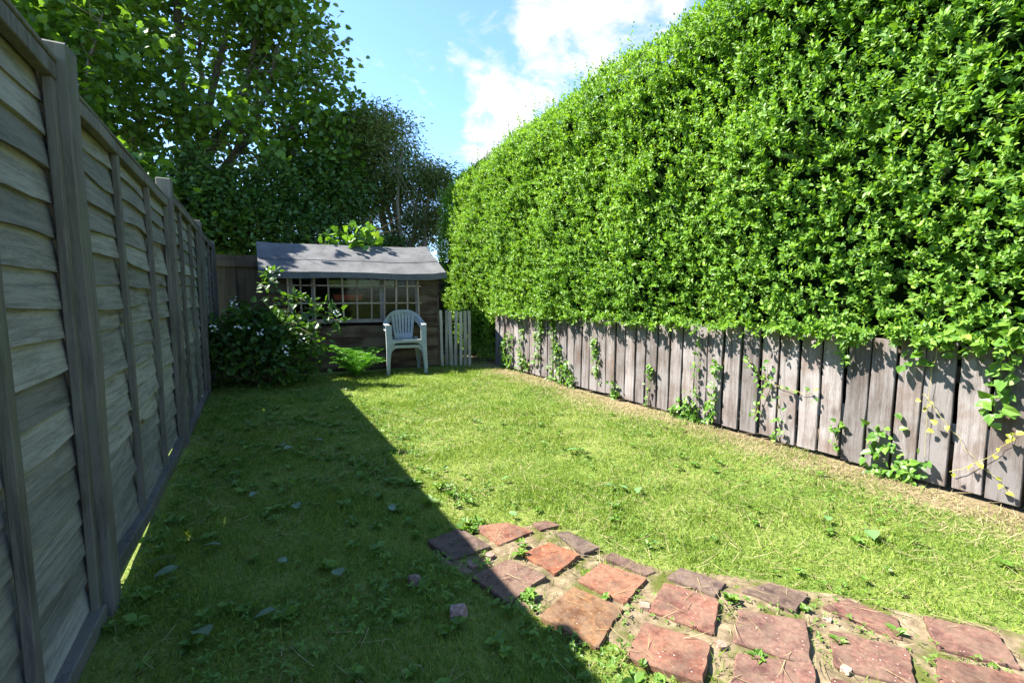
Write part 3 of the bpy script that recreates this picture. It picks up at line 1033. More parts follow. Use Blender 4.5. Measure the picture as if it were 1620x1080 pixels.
    # shelf inside, seen through the panes
    part('shelf', fac_box(.4, 1.7, .985, 1.005, -.24, -.035, 'shelf'), M_shed)
    part('shelf', fac_box(.4, 1.7, 1.165, 1.18, -.24, -.035, 'shelf'), M_shed)


build_shed()


def solid_mesh(me):
    import bmesh
    bm = bmesh.new(); bm.from_mesh(me); bmesh.ops.recalc_face_normals(bm, faces=bm.faces); bm.to_mesh(me); bm.free()
    return me


def build_shed_contents():
    # shallow tray with a rolled rim
    for (nm, t0, t1, z0, z1, mat, lab) in [('plastic_tray', 1.08, 1.44, 1.007, 1.085, M_red, 'faded red tray on the shelf inside the shed window'),
                                           ('lime_glow_box', .62, 1.50, 1.182, 1.29, M_lime, 'added lime box standing in for the green glow in the shed window')]:  # lime box is added for the yellow-green glow behind the panes
        mb = MB()
        r = []
        for (e, z) in ((.0, z0), (.012, z1 - .012), (.022, z1 - .012), (.022, z1), (.010, z1), (-.004, z0 + .012)):
            r.append([fac(t0 - e, z, -.058 + e), fac(t1 + e, z, -.058 + e), fac(t1 + e, z, -.20 - e), fac(t0 - e, z, -.20 - e)])
        vs = [p for q in r for p in q]
        fs = [(3, 2, 1, 0), (20, 21, 22, 23)]
        for a in range(5):
            for i in range(4):
                fs.append((4 * a + i, 4 * a + (i + 1) % 4, 4 * a + 4 + (i + 1) % 4, 4 * a + 4 + i))
        mb.add(vs, fs)
        me = solid_mesh(mb.mesh(nm))
        c = fac((t0 + t1) / 2, z0, -.17)
        me.transform(Matrix.Translation(-c))
        tag(link(nm, me, mat, None, c), lab, 'tray' if nm == 'plastic_tray' else 'box')


build_shed_contents()


def build_trellis():
    c = fac(1.1, .5, .05)
    root = empty('trellis', c, 'square lattice trellis nailed across the shed window', 'trellis')
    ts = [2.02, 1.866, 1.70, 1.508, 1.322, 1.14, .947, .769, .605, .441, .273]

    def bar(t0, t1, z0, z1, o0, o1, sk=0.0):
        me = fac_box(t0, t1, z0, z1, o0, o1, 'bar', sk)
        p = fac((t0 + t1) / 2, (z0 + z1) / 2, (o0 + o1) / 2)
        me.transform(Matrix.Translation(-p))
        link('bar', me, M_lattice, root, p - c)
    for i, t in enumerate(ts):
        z0 = .69 if i > 2 else .455
        bar(t - .011, t + .011, z0 + random.gauss(0, .006), 1.315, .040, .052, random.gauss(0, .006))
    for z, t0, t1 in ((1.21, .24, 2.04), (.966, .24, 2.05), (.70, 1.65, 2.06), (.478, 1.65, 2.06)):
        bar(t0, t1, z - .010, z + .010, .0535, .066)


build_trellis()

# ------------------------------------------------------------------ picket panel between shed and hedge


def build_pickets():
    root = empty('picket_panel', (2.80, 6.36, 0), 'short panel of bleached narrow pickets standing between shed and hedge', 'fence panel')
    xs = [2.465, 2.525, 2.59, 2.645, 2.715, 2.775, 2.83]
    for i, x in enumerate(xs):
        yy = 6.60 - .13 * i / 2
        y = (6.60, 6.575, 6.54, 6.51, 6.47, 6.435, 6.40)[i]
        w = (.042, .046, .054, .046, .042, .050, .044)[i]
        o = link('picket', boxmesh(-w / 2, w / 2, -.009, .009, 0.0, .845 + random.gauss(0, .006), 'picket', .0015, 4), M_picket, root, (x - 2.80, y - 6.36, 0))
        o.rotation_euler = (0, random.gauss(0, .02), random.gauss(-.2, .1))
        bevel(o, .003)
    for z in (.2, .66):
        mb = MB(); m = Matrix.Translation((2.48 - 2.8, 6.632 - 6.36, z)) @ Matrix.Rotation(math.atan2(-.2, .37), 4, 'Z')
        mb.box(0, .44, 0, .018, 0, .045, m)
        link('rail', mb.mesh('rail'), M_back, root)
    for z in (.20, .70):
        mb = MB(); mb.box(-.33, -.22, .208, .214, z, z + .02)
        link('hinge', mb.mesh('hinge'), M_iron, root)


build_pickets()

# ------------------------------------------------------------------ stacked plastic chairs


def ribbon(path, wid, thick):
    """band swept along path; wid = half-width vectors, thick = thickness vectors"""
    path = np.asarray(path, float); wid = np.asarray(wid, float); th = np.asarray(thick, float)
    k = len(path)
    v = np.concatenate([path - wid, path + wid, path + wid - th, path - wid - th])
    f = []
    for a in range(4):
        b = (a + 1) % 4
        for i in range(k - 1):
            f.append((a * k + i, b * k + i, b * k + i + 1, a * k + i + 1))
    f += [(0, 3 * k, 2 * k, k), (k - 1, 2 * k - 1, 3 * k - 1, 4 * k - 1)]
    return v.tolist(), f


def smooth_path(pts, n):
    pts = np.asarray(pts, float)
    t = np.linspace(0, len(pts) - 1, n)
    out = []
    for q in t:
        i = min(int(q), len(pts) - 2); u = q - i
        p0 = pts[max(i - 1, 0)]; p1 = pts[i]; p2 = pts[i + 1]; p3 = pts[min(i + 2, len(pts) - 1)]
        out.append(.5 * ((2 * p1) + (-p0 + p2) * u + (2 * p0 - 5 * p1 + 4 * p2 - p3) * u * u + (-p0 + 3 * p1 - 3 * p2 + p3) * u ** 3))
    return np.array(out)


def make_chair():
    parts = {}
    # seat: dished shell with a rolled front lip
    nx, ny = 14, 12
    vs = []
    for u in (0, 1):
        for j in range(ny + 1):
            v = j / ny
            y = -.235 + .455 * v
            hw = .232 - .045 * v
            for i in range(nx + 1):
                s = -1 + 2 * i / nx
                z = .435 - .030 * v - .016 * (1 - s * s) * math.sin(math.pi * min(1, v * 1.2)) - .012 * (1 - v) ** 6 * 2
                vs.append((hw * s, y, z - .007 * u))
    m = (nx + 1) * (ny + 1)
    fs = []
    for j in range(ny):
        for i in range(nx):
            q = j * (nx + 1) + i
            fs += [(q, q + 1, q + nx + 2, q + nx + 1), (m + q, m + q + nx + 1, m + q + nx + 2, m + q + 1)]
    for i in range(nx):
        fs.append((i, m + i, m + i + 1, i + 1)); q = ny * (nx + 1) + i; fs.append((q, q + 1, m + q + 1, m + q))
    for j in range(ny):
        q = j * (nx + 1); fs.append((q, q + nx + 1, m + q + nx + 1, m + q)); q += nx; fs.append((q, m + q, m + q + nx + 1, q + nx + 1))
    mb = MB(); mb.add(vs, fs); parts['seat'] = mb
    # apron under the seat front, arched between the legs
    mb = MB(); k = 18
    vs = []
    for i in range(k + 1):
        s = -1 + 2 * i / k
        x = .222 * s
        zt = .428; zb = .385 - .075 * max(0, (abs(s) - .62) / .38) ** 2
        for (yy) in (-.240, -.230):
            vs += [(x, yy - .004 * (1 - s * s), zt), (x, yy - .004 * (1 - s * s), zb)]
    fs = []
    for i in range(k):
        a = 4 * i; b = a + 4
        fs += [(a, a + 1, b + 1, b), (a + 2, b + 2, b + 3, a + 3), (a, b, b + 2, a + 2), (a + 1, a + 3, b + 3, b + 1)]
    mb.add(vs, fs); parts['apron'] = mb
    # front legs: channel section, broad at the arm and narrow at the floor
    for s in (-1, 1):
        mb = MB()
        secs = [(.632, .205, .290, -.215, .060), (.52, .205, .287, -.228, .066), (.42, .203, .284, -.238, .072), (.34, .214, .284, -.246, .064), (.2, .232, .287, -.258, .052), (.06, .243, .290, -.268, .044), (.0, .246, .292, -.273, .042)]
        vs = []
        for z, xi, xo, yf, dp in secs:
            vs += [(s * xi, yf, z), (s * xo, yf - .004, z), (s * xo, yf + dp, z), (s * (xo - .008), yf + dp, z), (s * (xo - .008), yf + .006, z), (s * xi, yf + .008, z)]
        fs = []
        for q in range(len(secs) - 1):
            for i in range(6):
                fs.append((6 * q + i, 6 * q + (i + 1) % 6, 6 * q + 6 + (i + 1) % 6, 6 * q + 6 + i))
        fs += [tuple(range(6)), tuple(6 * (len(secs) - 1) + i for i in range(6))]
        mb.add(vs, fs); parts['leg.f%d' % s] = mb
        # back legs
        mb = MB()
        secs = [(.44, .150, .215, .195, .03), (.3, .175, .235, .235, .034), (.12, .205, .258, .275, .034), (.0, .215, .262, .295, .034)]
        vs = []
        for z, xi, xo, yb, dp in secs:
            vs += [(s * xi, yb, z), (s * xo, yb, z), (s * xo, yb - dp, z), (s * (xo - .008), yb - dp, z), (s * (xo - .008), yb - .007, z), (s * xi, yb - .007, z)]
        fs = []
        for q in range(len(secs) - 1):
            for i in range(6):
                fs.append((6 * q + i, 6 * q + (i + 1) % 6, 6 * q + 6 + (i + 1) % 6, 6 * q + 6 + i))
        fs += [tuple(range(6)), tuple(6 * (len(secs) - 1) + i for i in range(6))]
        mb.add(vs, fs); parts['leg.b%d' % s] = mb
    # armrests running round into the top of the back
    half = smooth_path([(-.255, -.222, .640), (-.268, -.10, .648), (-.272, .03, .655), (-.258, .14, .690), (-.205, .225, .755), (-.11, .268, .802), (0, .280, .815)], 22)
    full = np.concatenate([half, (half * np.array([-1, 1, 1]))[::-1][1:]])
    wid, th = [], []
    kk = len(full)
    for i, p in enumerate(full):
        u = i / (kk - 1) * 2
        u = u if u <= 1 else 2 - u                     # 0 at the arm end, 1 at the top of the back
        w = min(1, max(0, (u - .35) / .4)); w = w * w * (3 - 2 * w)
        sx = -1 if i <= kk // 2 else 1
        out = np.array([-sx * -.036, 0, 0]) * (1 - w) + np.array([0, .010, -.036]) * w * (1 if sx < 0 else 1)
        if sx > 0:
            out = np.array([.036, 0, 0]) * (1 - w) + np.array([0, -.010, .036]) * w
        else:
            out = np.array([.036, 0, 0]) * (1 - w) + np.array([0, .010, -.036]) * w
        wid.append(out)
        th.append(np.array([0, 0, .012]) * (1 - w) + np.array([0, -.010, .003]) * w * (-1))
    # keep the band untwisted: mirror the width vectors on the far half
    for i in range(kk // 2 + 1, kk):
        a = wid[kk - 1 - i]
        wid[i] = np.array([a[0], a[1], a[2]]) * np.array([-1, 1, 1])
        th[i] = th[kk - 1 - i]
    mb = MB(); mb.add(*ribbon(full, wid, th)); parts['armrest'] = mb
    # back: slats with slots between, solid foot and sides
    def backpt(s, v):
        hw = .128 + .050 * v
        z = .405 + .385 * v
        y = .205 + .066 * v + .012 * math.sin(v * math.pi) - .028 * s * s
        return (hw * s, y, z)
    edges = np.linspace(-1, 1, 8)
    for i in range(7):
        mb = MB(); rows = 9
        vs = []
        a, b = edges[i] + (.035 if i > 0 else 0), edges[i + 1] - (.035 if i < 6 else 0)
        for j in range(rows + 1):
            v = .22 + .78 * j / rows
            for (s, d) in ((a, 0), (b, 0), (b, .008), (a, .008)):
                p = backpt(s, v); vs.append((p[0], p[1] + d, p[2]))
        fs = []
        for j in range(rows):
            for q in range(4):
                fs.append((4 * j + q, 4 * j + (q + 1) % 4, 4 * j + 4 + (q + 1) % 4, 4 * j + 4 + q))
        fs += [(0, 1, 2, 3), (4 * rows, 4 * rows + 1, 4 * rows + 2, 4 * rows + 3)]
        mb.add(vs, fs); parts['back_slat.%d' % i] = mb
    mb = MB(); vs = []
    for j in range(4):
        v = .0 + .235 * j / 3
        for i in range(9):
            p = backpt(-1 + 2 * i / 8, v); vs.append(p)
    n0 = len(vs)
    vs += [(x, y + .008, z) for x, y, z in vs]
    fs = []
    for j in range(3):
        for i in range(8):
            q = 9 * j + i
            fs += [(q, q + 1, q + 10, q + 9), (n0 + q, n0 + q + 9, n0 + q + 10, n0 + q + 1)]
    for i in range(8):
        fs += [(27 + i, 28 + i, n0 + 28 + i, n0 + 27 + i), (i, n0 + i, n0 + i + 1, i + 1)]
    mb.add(vs, fs); parts['backrest'] = mb
    out = []
    for k, mb in parts.items():
        nm = k.split('.')[0]
        me = solid_mesh(mb.mesh(nm, nm in ('seat', 'armrest', 'backrest')))
        me.materials.append(M_chair)
        out.append((nm, me))
    return out


CHAIR = make_chair()


def place_chair(loc, rz, label, tilt=0.0):
    root = empty('garden_chair', loc, label, 'chair', 'stacked garden chairs', (tilt, 0, rz))
    root.scale = (.94, .94, .94)
    for nm, me in CHAIR:
        o = link(nm, me, None, root)
        bevel(o, .002)
    return root


CH = (1.83, 6.38)
CRZ = math.radians(-10)
place_chair((CH[0], CH[1], .0), CRZ, 'lower pale grey-green plastic armchair of the stack before the shed')
fwd = Vector((-math.sin(CRZ) * -1, -math.cos(CRZ), 0))
place_chair((CH[0] + .022 * math.sin(CRZ), CH[1] - .022 * math.cos(CRZ), .072), CRZ, 'upper pale grey-green plastic armchair with slotted back, top of the stack')

# ------------------------------------------------------------------ hedge


def hedge_top(y):
    return 3.40 + .22 * np.clip((6.6 - y) / 2.6, 0, 1) + .07 * np.sin(y * 1.3 + .5) + .12 * (vnoise(y * 1.1, 0 * y, 21) - .5) - .05 * np.maximum(0, y - 7.0)


def hedge_face(y, z):
    """x of the clipped face"""
    zt = hedge_top(y)
    r = np.clip((z - (zt - .55)) / .55, 0, 1)
    b = .17 * (vnoise(y * 1.5, z * 1.5, 5) - .5) + .12 * (vnoise(y * 4.2, z * 4.2, 6) - .5)
    low = .06 * np.clip((1.0 - z) / .3, 0, 1)
    return 3.17 + b + .5 * r * r + low


def build_hedge():
    root = empty('privet_hedge', (3.8, 3.8, 0), 'tall dense bright green clipped privet hedge rising behind the low board fence', 'hedge')
    ro = np.array(root.location)
    Y0, Y1 = -1.6, 8.75
    # near-black backing sheet and box; shade inside the hedge painted as their colour
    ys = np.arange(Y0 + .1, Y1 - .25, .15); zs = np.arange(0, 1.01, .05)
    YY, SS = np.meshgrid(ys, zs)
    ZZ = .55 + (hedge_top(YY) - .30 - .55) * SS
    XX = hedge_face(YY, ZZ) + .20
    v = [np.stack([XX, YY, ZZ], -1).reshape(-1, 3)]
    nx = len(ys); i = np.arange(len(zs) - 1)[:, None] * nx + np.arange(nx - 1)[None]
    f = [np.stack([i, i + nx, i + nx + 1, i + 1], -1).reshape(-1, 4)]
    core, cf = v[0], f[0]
    me = np_mesh('dark_backing', core - ro, cf, True)
    link('dark_backing', me, M_core, root)
    mb = MB(); mb.box(3.62, 4.35, Y0 + .1, Y1 - .3, .3, 2.85); me = mb.mesh('dark_backing'); me.transform(Matrix.Translation(-root.location)); link('dark_backing', me, M_core, root)
    # stems
    parts = []
    for k in range(60):
        y = rng.uniform(Y0 + .2, Y1 - .3); x = rng.uniform(3.4, 3.58)
        parts.append(tube_np(smooth_path([(x, y, 0), (x + .02, y + rng.normal(0, .05), .5), (x + .05, y + rng.normal(0, .12), 1.2)], 6), np.linspace(.018, .008, 6), 5))
    v, f = merge(parts)
    link('stems', np_mesh('stems', v - ro, f, True), M_twig, root)['kind'] = 'stuff'
    # shoots over the face
    P, Yd, Zn, S = [], [], [], []
    TW = []

    def shoots(px, py, pz, nrm, ln, nl, ls):
        n = len(px)
        base = np.stack([px, py, pz], -1)
        d = unit(nrm * .75 + np.array([0, 0, .75]) + rng.normal(0, .42, (n, 3)))
        big = rng.choice([.75, 1.0, 1.0, 1.3], n)
        for j in range(nl):
            u = (j // 2 + .6) / (nl / 2)
            lat = unit(np.cross(d, rdir(n)))
            if j % 2:
                lat = -prev
            prev = lat
            p = base + d * (ln * u)[:, None] + np.array([0, 0, -.015]) * (u * u)
            yd = unit(d * .55 + lat * .9 + np.array([0, 0, .12]))
            zn = unit(d * .25 + np.array(SUN) * .95 + rng.normal(0, .40, (n, 3)))
            P.append(p); Yd.append(yd); Zn.append(zn); S.append(ls * big * rng.uniform(.7, 1.2, n) * (1 - .35 * max(0, u - .7) / .3))
        P.append(base + d * ln[:, None]); Yd.append(d); Zn.append(unit(rng.normal(0, 1, (n, 3)))); S.append(ls * rng.uniform(.6, .9, n))

    def face_pts(n, z0):
        y = rng.uniform(Y0, Y1, n); s = rng.uniform(0, 1, n)
        z = z0(y) + (hedge_top(y) - z0(y)) * s
        return y, z
    zlow = lambda y: np.where(y < 6.35, .80, .05)
    # outer
    n = 13500
    y, z = face_pts(n, zlow)
    x = hedge_face(y, z) + rng.normal(.02, .032, n)
    k = vnoise(y * 5.5, z * 5.5, 31) + .5 * vnoise(y * 13, z * 13, 32) > .21     # leave dark pockets
    y, z, x = y[k], z[k], x[k]
    nr = np.tile([-1., 0, 0], (len(x), 1))
    nr[:, 2] = np.clip((z - (hedge_top(y) - .5)) / .5, 0, 1) * .9
    end = np.clip((y - 8.2) / .5, 0, 1)
    nr[:, 1] += end
    shoots(x + .35 * end ** 2, y, z, nr, rng.uniform(.05, .12, len(x)), 10, .036)
    # fill behind
    n = 7500
    y, z = face_pts(n, zlow)
    x = hedge_face(y, z) + rng.uniform(.09, .17, n)
    shoots(x, y, z, np.tile([-1., 0, 0], (n, 1)), rng.uniform(.06, .12, n), 8, .042)
    # top and back shoulder
    n = 2600
    y = rng.uniform(Y0, Y1, n); w = rng.uniform(0, 1, n)
    x = 3.62 + .75 * w; z = hedge_top(y) - .06 + .05 * np.sin(w * 3.1) + rng.normal(0, .04, n)
    shoots(x, y, z, np.tile([-.1, 0, 1.], (n, 1)), rng.uniform(.08, .22, n), 10, .041)
    # long unclipped leaders along the crest
    n = 150
    y = rng.uniform(Y0, Y1, n); x = rng.uniform(3.45, 3.85, n); z = hedge_top(y) - .12
    nr = np.tile([-.15, 0, 2.6], (n, 1))
    shoots(x, y, z, nr, rng.uniform(.18, .42, n), 16, .038)
    # fringe drooping over the fence top
    n = 520
    y = rng.uniform(Y0, 6.3, n); z = .80 + .07 * rng.random(n); x = 3.15 + rng.uniform(-.04, .06, n)
    shoots(x, y, z, np.tile([-1., 0, -.9], (n, 1)), rng.uniform(.04, .10, n), 8, .041)
    # far end of the hedge coming round past the fence
    n = 900
    x = rng.uniform(3.2, 4.3, n); z = rng.uniform(.05, 3.1, n); y = 8.72 + rng.normal(0, .06, n)
    shoots(x, y, z, np.tile([0, 1., .2], (n, 1)), rng.uniform(.07, .15, n), 8, .042)
    P, Yd, Zn, S = map(np.concatenate, (P, Yd, Zn, S))
    k = ~((P[:, 2] < .70) & (P[:, 1] < 6.3))
    v, f = scatter(OVAL_V, OVAL_F, P[k] - ro, Yd[k], Zn[k], S[k], S[k] * 1.05)
    o = link('foliage', np_mesh('foliage', v, f, False), M_privet, root)
    o['kind'] = 'stuff'


build_hedge()

# ------------------------------------------------------------------ trees


def keeps_sun(P):
    """true where foliage leaves the open lawn and the hedge face in sunlight, as the real crowns do"""
    t = P[:, 2] / SUN.z
    gx = P[:, 0] - SUN.x * t; gy = P[:, 1] - SUN.y * t
    lawn = (gx > .72) & (gx < 3.3) & (gy < 6.25)
    th = (3.15 - P[:, 0]) / -SUN.x
    hy = P[:, 1] - SUN.y * th; hz = P[:, 2] - SUN.z * th
    hedge = (th > 0) & (hy < 8.0) & (hz > .0) & (hz < 3.3)
    # the shed roof keeps dappled light: only drifts of shade reach it
    tr = (P[:, 2] - 1.6) / SUN.z
    rx = P[:, 0] - SUN.x * tr; ry = P[:, 1] - SUN.y * tr
    roof = (rx > .0) & (rx < 2.7) & (ry > 6.4) & (ry < 7.9) & (vnoise(rx * 3.3, ry * 3.3, 77) < .60)
    return ~(lawn | hedge | roof)


def blob_points(blobs, n, seed, shell=.45):
    r = np.random.default_rng(seed)
    w = np.array([b[3] ** 2.2 for b in blobs]); w = w / w.sum()
    idx = r.choice(len(blobs), n, p=w)
    c = np.array([b[:3] for b in blobs])[idx]; rad = np.array([b[3] for b in blobs])[idx]
    d = rdir(n, r)
    q = rad * (shell + (1 - shell) * r.random(n)) ** .8
    return c + d * q[:, None] * np.array([1, 1, .85]), d


def branches(base, tops, trunk_r, seed, fork=.35):
    r = np.random.default_rng(seed)
    parts = []
    base = np.array(base, float)
    for t in tops:
        t = np.array(t, float)
        mid = base + (t - base) * np.array([fork * .5, fork * .5, fork]) + r.normal(0, .12, 3)
        m2 = base + (t - base) * np.array([.7, .7, .75]) + r.normal(0, .15, 3)
        p = smooth_path([base, mid, m2, t], 14)
        p[1:-1] += r.normal(0, .02, (12, 3))
        parts.append(tube_np(p, np.linspace(trunk_r, trunk_r * .12, 14), 7))
        for k in range(7):
            i = r.integers(5, 13)
            e = p[i] + unit(r.normal(0, 1, 3) + np.array([0, 0, .5])) * r.uniform(.4, 1.0)
            parts.append(tube_np(smooth_path([p[i], (p[i] + e) / 2 + r.normal(0, .05, 3), e], 6), np.linspace(trunk_r * .22, trunk_r * .05, 6), 5))
    return parts


def leafy(pts, tv, tf, size, per, spread, seed, flat=.75, droop=.25, width=1.0):
    """sprays of leaves round each twig end"""
    r = np.random.default_rng(seed)
    n = len(pts)
    P, Y, Z, S = [], [], [], []
    for j in range(per):
        off = r.normal(0, spread, (n, 3)) * np.array([1, 1, .55])
        yd = unit(off + r.normal(0, .5 * spread, (n, 3)) + np.array([0, 0, -droop * spread]))
        zn = unit(np.array([0, 0, flat]) + r.normal(0, .45, (n, 3)) + np.array([-.15, .1, 0]))
        P.append(pts + off); Y.append(yd); Z.append(zn); S.append(size * r.uniform(.65, 1.2, n))
    P, Y, Z, S = map(np.concatenate, (P, Y, Z, S))
    return P, Y, Z, S


def make_tree(name, label, cat, base, trunk_r, blobs, n, tv, tf, size, per, spread, mat, bark, seed, group=None, tops=None, prune=True, flat=.75, droop=.25, dens=None, width=1.0, shell=.45, fork=.35):
    root = empty(name, base, label, cat, group)
    ro = np.array(base, float)
    tops = tops or [b[:3] for b in blobs]
    v, f = merge(branches(base, tops, trunk_r, seed, fork))
    link('trunk', np_mesh('trunk', v - ro, f, True), bark, root)
    pts, d = blob_points(blobs, n, seed + 1, shell)
    if dens is not None:
        pts = pts[dens(pts)]
    P, Y, Z, S = leafy(pts, tv, tf, size, per, spread, seed + 2, flat, droop)
    if prune:
        k = keeps_sun(P); P, Y, Z, S = P[k], Y[k], Z[k], S[k]
    k = P[:, 2] > .1
    P, Y, Z, S = P[k], Y[k], Z[k], S[k]
    v, f = scatter(tv, tf, P - ro, Y, Z, S, S * width)
    o = link('crown', np_mesh('crown', v, f, False), mat, root)
    o['kind'] = 'stuff'
    return root


# plan positions come from a survey in the camera's bearing; converted to garden axes here
def gp(x, y, z):
    c, s = math.cos(math.radians(29.13)), math.sin(math.radians(29.13))
    return (x * c + y * s, -x * s + y * c, z)


def blob(x, y, z, r):
    return (*gp(x, y, z), r)


SYC = [blob(-8.7, 9.2, 6.8, 1.7), blob(-8.3, 10.5, 9.3, 2.2), blob(-6.3, 9.8, 6.4, 1.8), blob(-7.3, 9.2, 4.4, 1.6), blob(-5.2, 10.0, 8.4, 1.5), blob(-4.6, 9.6, 6.0, 1.25),
       blob(-5.4, 9.4, 4.2, 1.4), blob(-4.1, 9.3, 4.0, 1.1), blob(-6.6, 10.4, 10.2, 2.0), blob(-9.2, 9.6, 4.4, 1.6), blob(-6.4, 9.0, 2.9, 1.1), blob(-10.4, 9.4, 8.6, 1.9), blob(-4.9, 9.6, 7.2, 1.0), blob(-3.75, 9.5, 4.9, .85), blob(-3.9, 9.4, 3.3, .9)]
make_tree('sycamore_tree', 'big sycamore with broad lobed leaves rising behind the left panel fence', 'tree', gp(-7.2, 10.0, 0), .15, SYC, 4900, PALM_V, PALM_F, .112, 11, .22,
          M_syc, M_bark, 41, dens=lambda p: vnoise(p[:, 0] * .9 + p[:, 1] * .4, p[:, 2] * .9, 51) > .33)
# limb of the same kind closer to the fence
NEAR = [blob(-6.9, 7.0, 5.0, .85), blob(-6.0, 7.2, 5.2, .8), blob(-7.7, 7.0, 4.6, .9), blob(-6.6, 7.0, 4.0, .7), blob(-4.5, 5.55, 2.55, .34), blob(-4.95, 6.1, 2.6, .45), blob(-4.5, 7.4, 4.2, .55), blob(-3.95, 7.6, 3.6, .4)]
make_tree('young_sycamore', 'young sycamore with bright lobed leaves leaning over the left fence top', 'tree', gp(-6.4, 6.8, 0), .05, NEAR, 560, PALM_V, PALM_F, .125, 8, .17,
          M_syc, M_bark, 61, tops=[b[:3] for b in NEAR[:4]])
EVG = [blob(-2.75, 10.0, 4.35, .80), blob(-2.2, 10.0, 3.55, .75), blob(-3.2, 10.1, 3.3, .9), blob(-1.62, 10.0, 3.5, .42), blob(-2.95, 10.2, 4.6, .5), blob(-2.0, 10.2, 2.6, .6), blob(-1.7, 10.1, 2.75, .45), blob(-3.35, 10.0, 4.2, .75), blob(-1.35, 10.0, 3.2, .3), blob(-2.5, 10.2, 2.0, .7)]
make_tree('evergreen_tree', 'grey green evergreen tree with pale bare stems behind the shed roof', 'tree', gp(-2.35, 10.0, 0), .075, EVG, 3400, LANCE_V, OVAL_F, .085, 13, .14,
          M_ever, M_palebark, 71, flat=.2, droop=.8, tops=[b[:3] for b in EVG] + [gp(-2.5, 10, 4.9), gp(-1.9, 9.9, 3.9), gp(-3.0, 9.9, 3.7), gp(-2.2, 9.8, 4.2)], shell=.3, fork=.3)
DRK = [blob(-4.25, 8.6, 2.25, .85), blob(-5.0, 8.6, 2.5, .95), blob(-3.4, 8.8, 2.1, .75), blob(-2.6, 9.3, 1.7, .7), blob(-4.0, 8.9, 3.2, .7), blob(-5.6, 8.3, 3.0, .8), blob(-3.3, 9.2, 2.9, .6)]
make_tree('laurel_shrub', 'dark glossy evergreen shrub filling the space behind the shed', 'shrub', gp(-4.1, 8.9, 0), .05, DRK, 2600, OVAL_V, OVAL_F, .105, 9, .14, M_dark, M_bark, 81, flat=.6)
DRK2 = [blob(-6.1, 7.9, 2.4, .75), blob(-5.3, 7.9, 2.05, .55), blob(-6.9, 7.9, 2.9, .8)]
make_tree('hazel_shrub', 'dark leafy shrub overhanging the back fence corner', 'shrub', gp(-6.0, 8.1, 0), .05, DRK2, 1000, HEART_V, OVAL_F, .10, 9, .13, M_dark, M_bark, 91, flat=.7)
SAP = [blob(-2.55, 7.62, 1.98, .22), blob(-2.35, 7.58, 2.12, .16), blob(-2.80, 7.6, 1.88, .2), blob(-3.05, 7.6, 1.85, .16), blob(-2.4, 7.4, 1.92, .15)]
make_tree('sycamore_sapling', 'bright sunlit sycamore sapling spray reaching over the shed roof ridge', 'sapling', gp(-2.7, 7.75, 0), .018, SAP, 44, PALM_V, PALM_F, .115, 5, .09, M_ivy, M_twig, 95, prune=False)

# ------------------------------------------------------------------ bramble by the shed


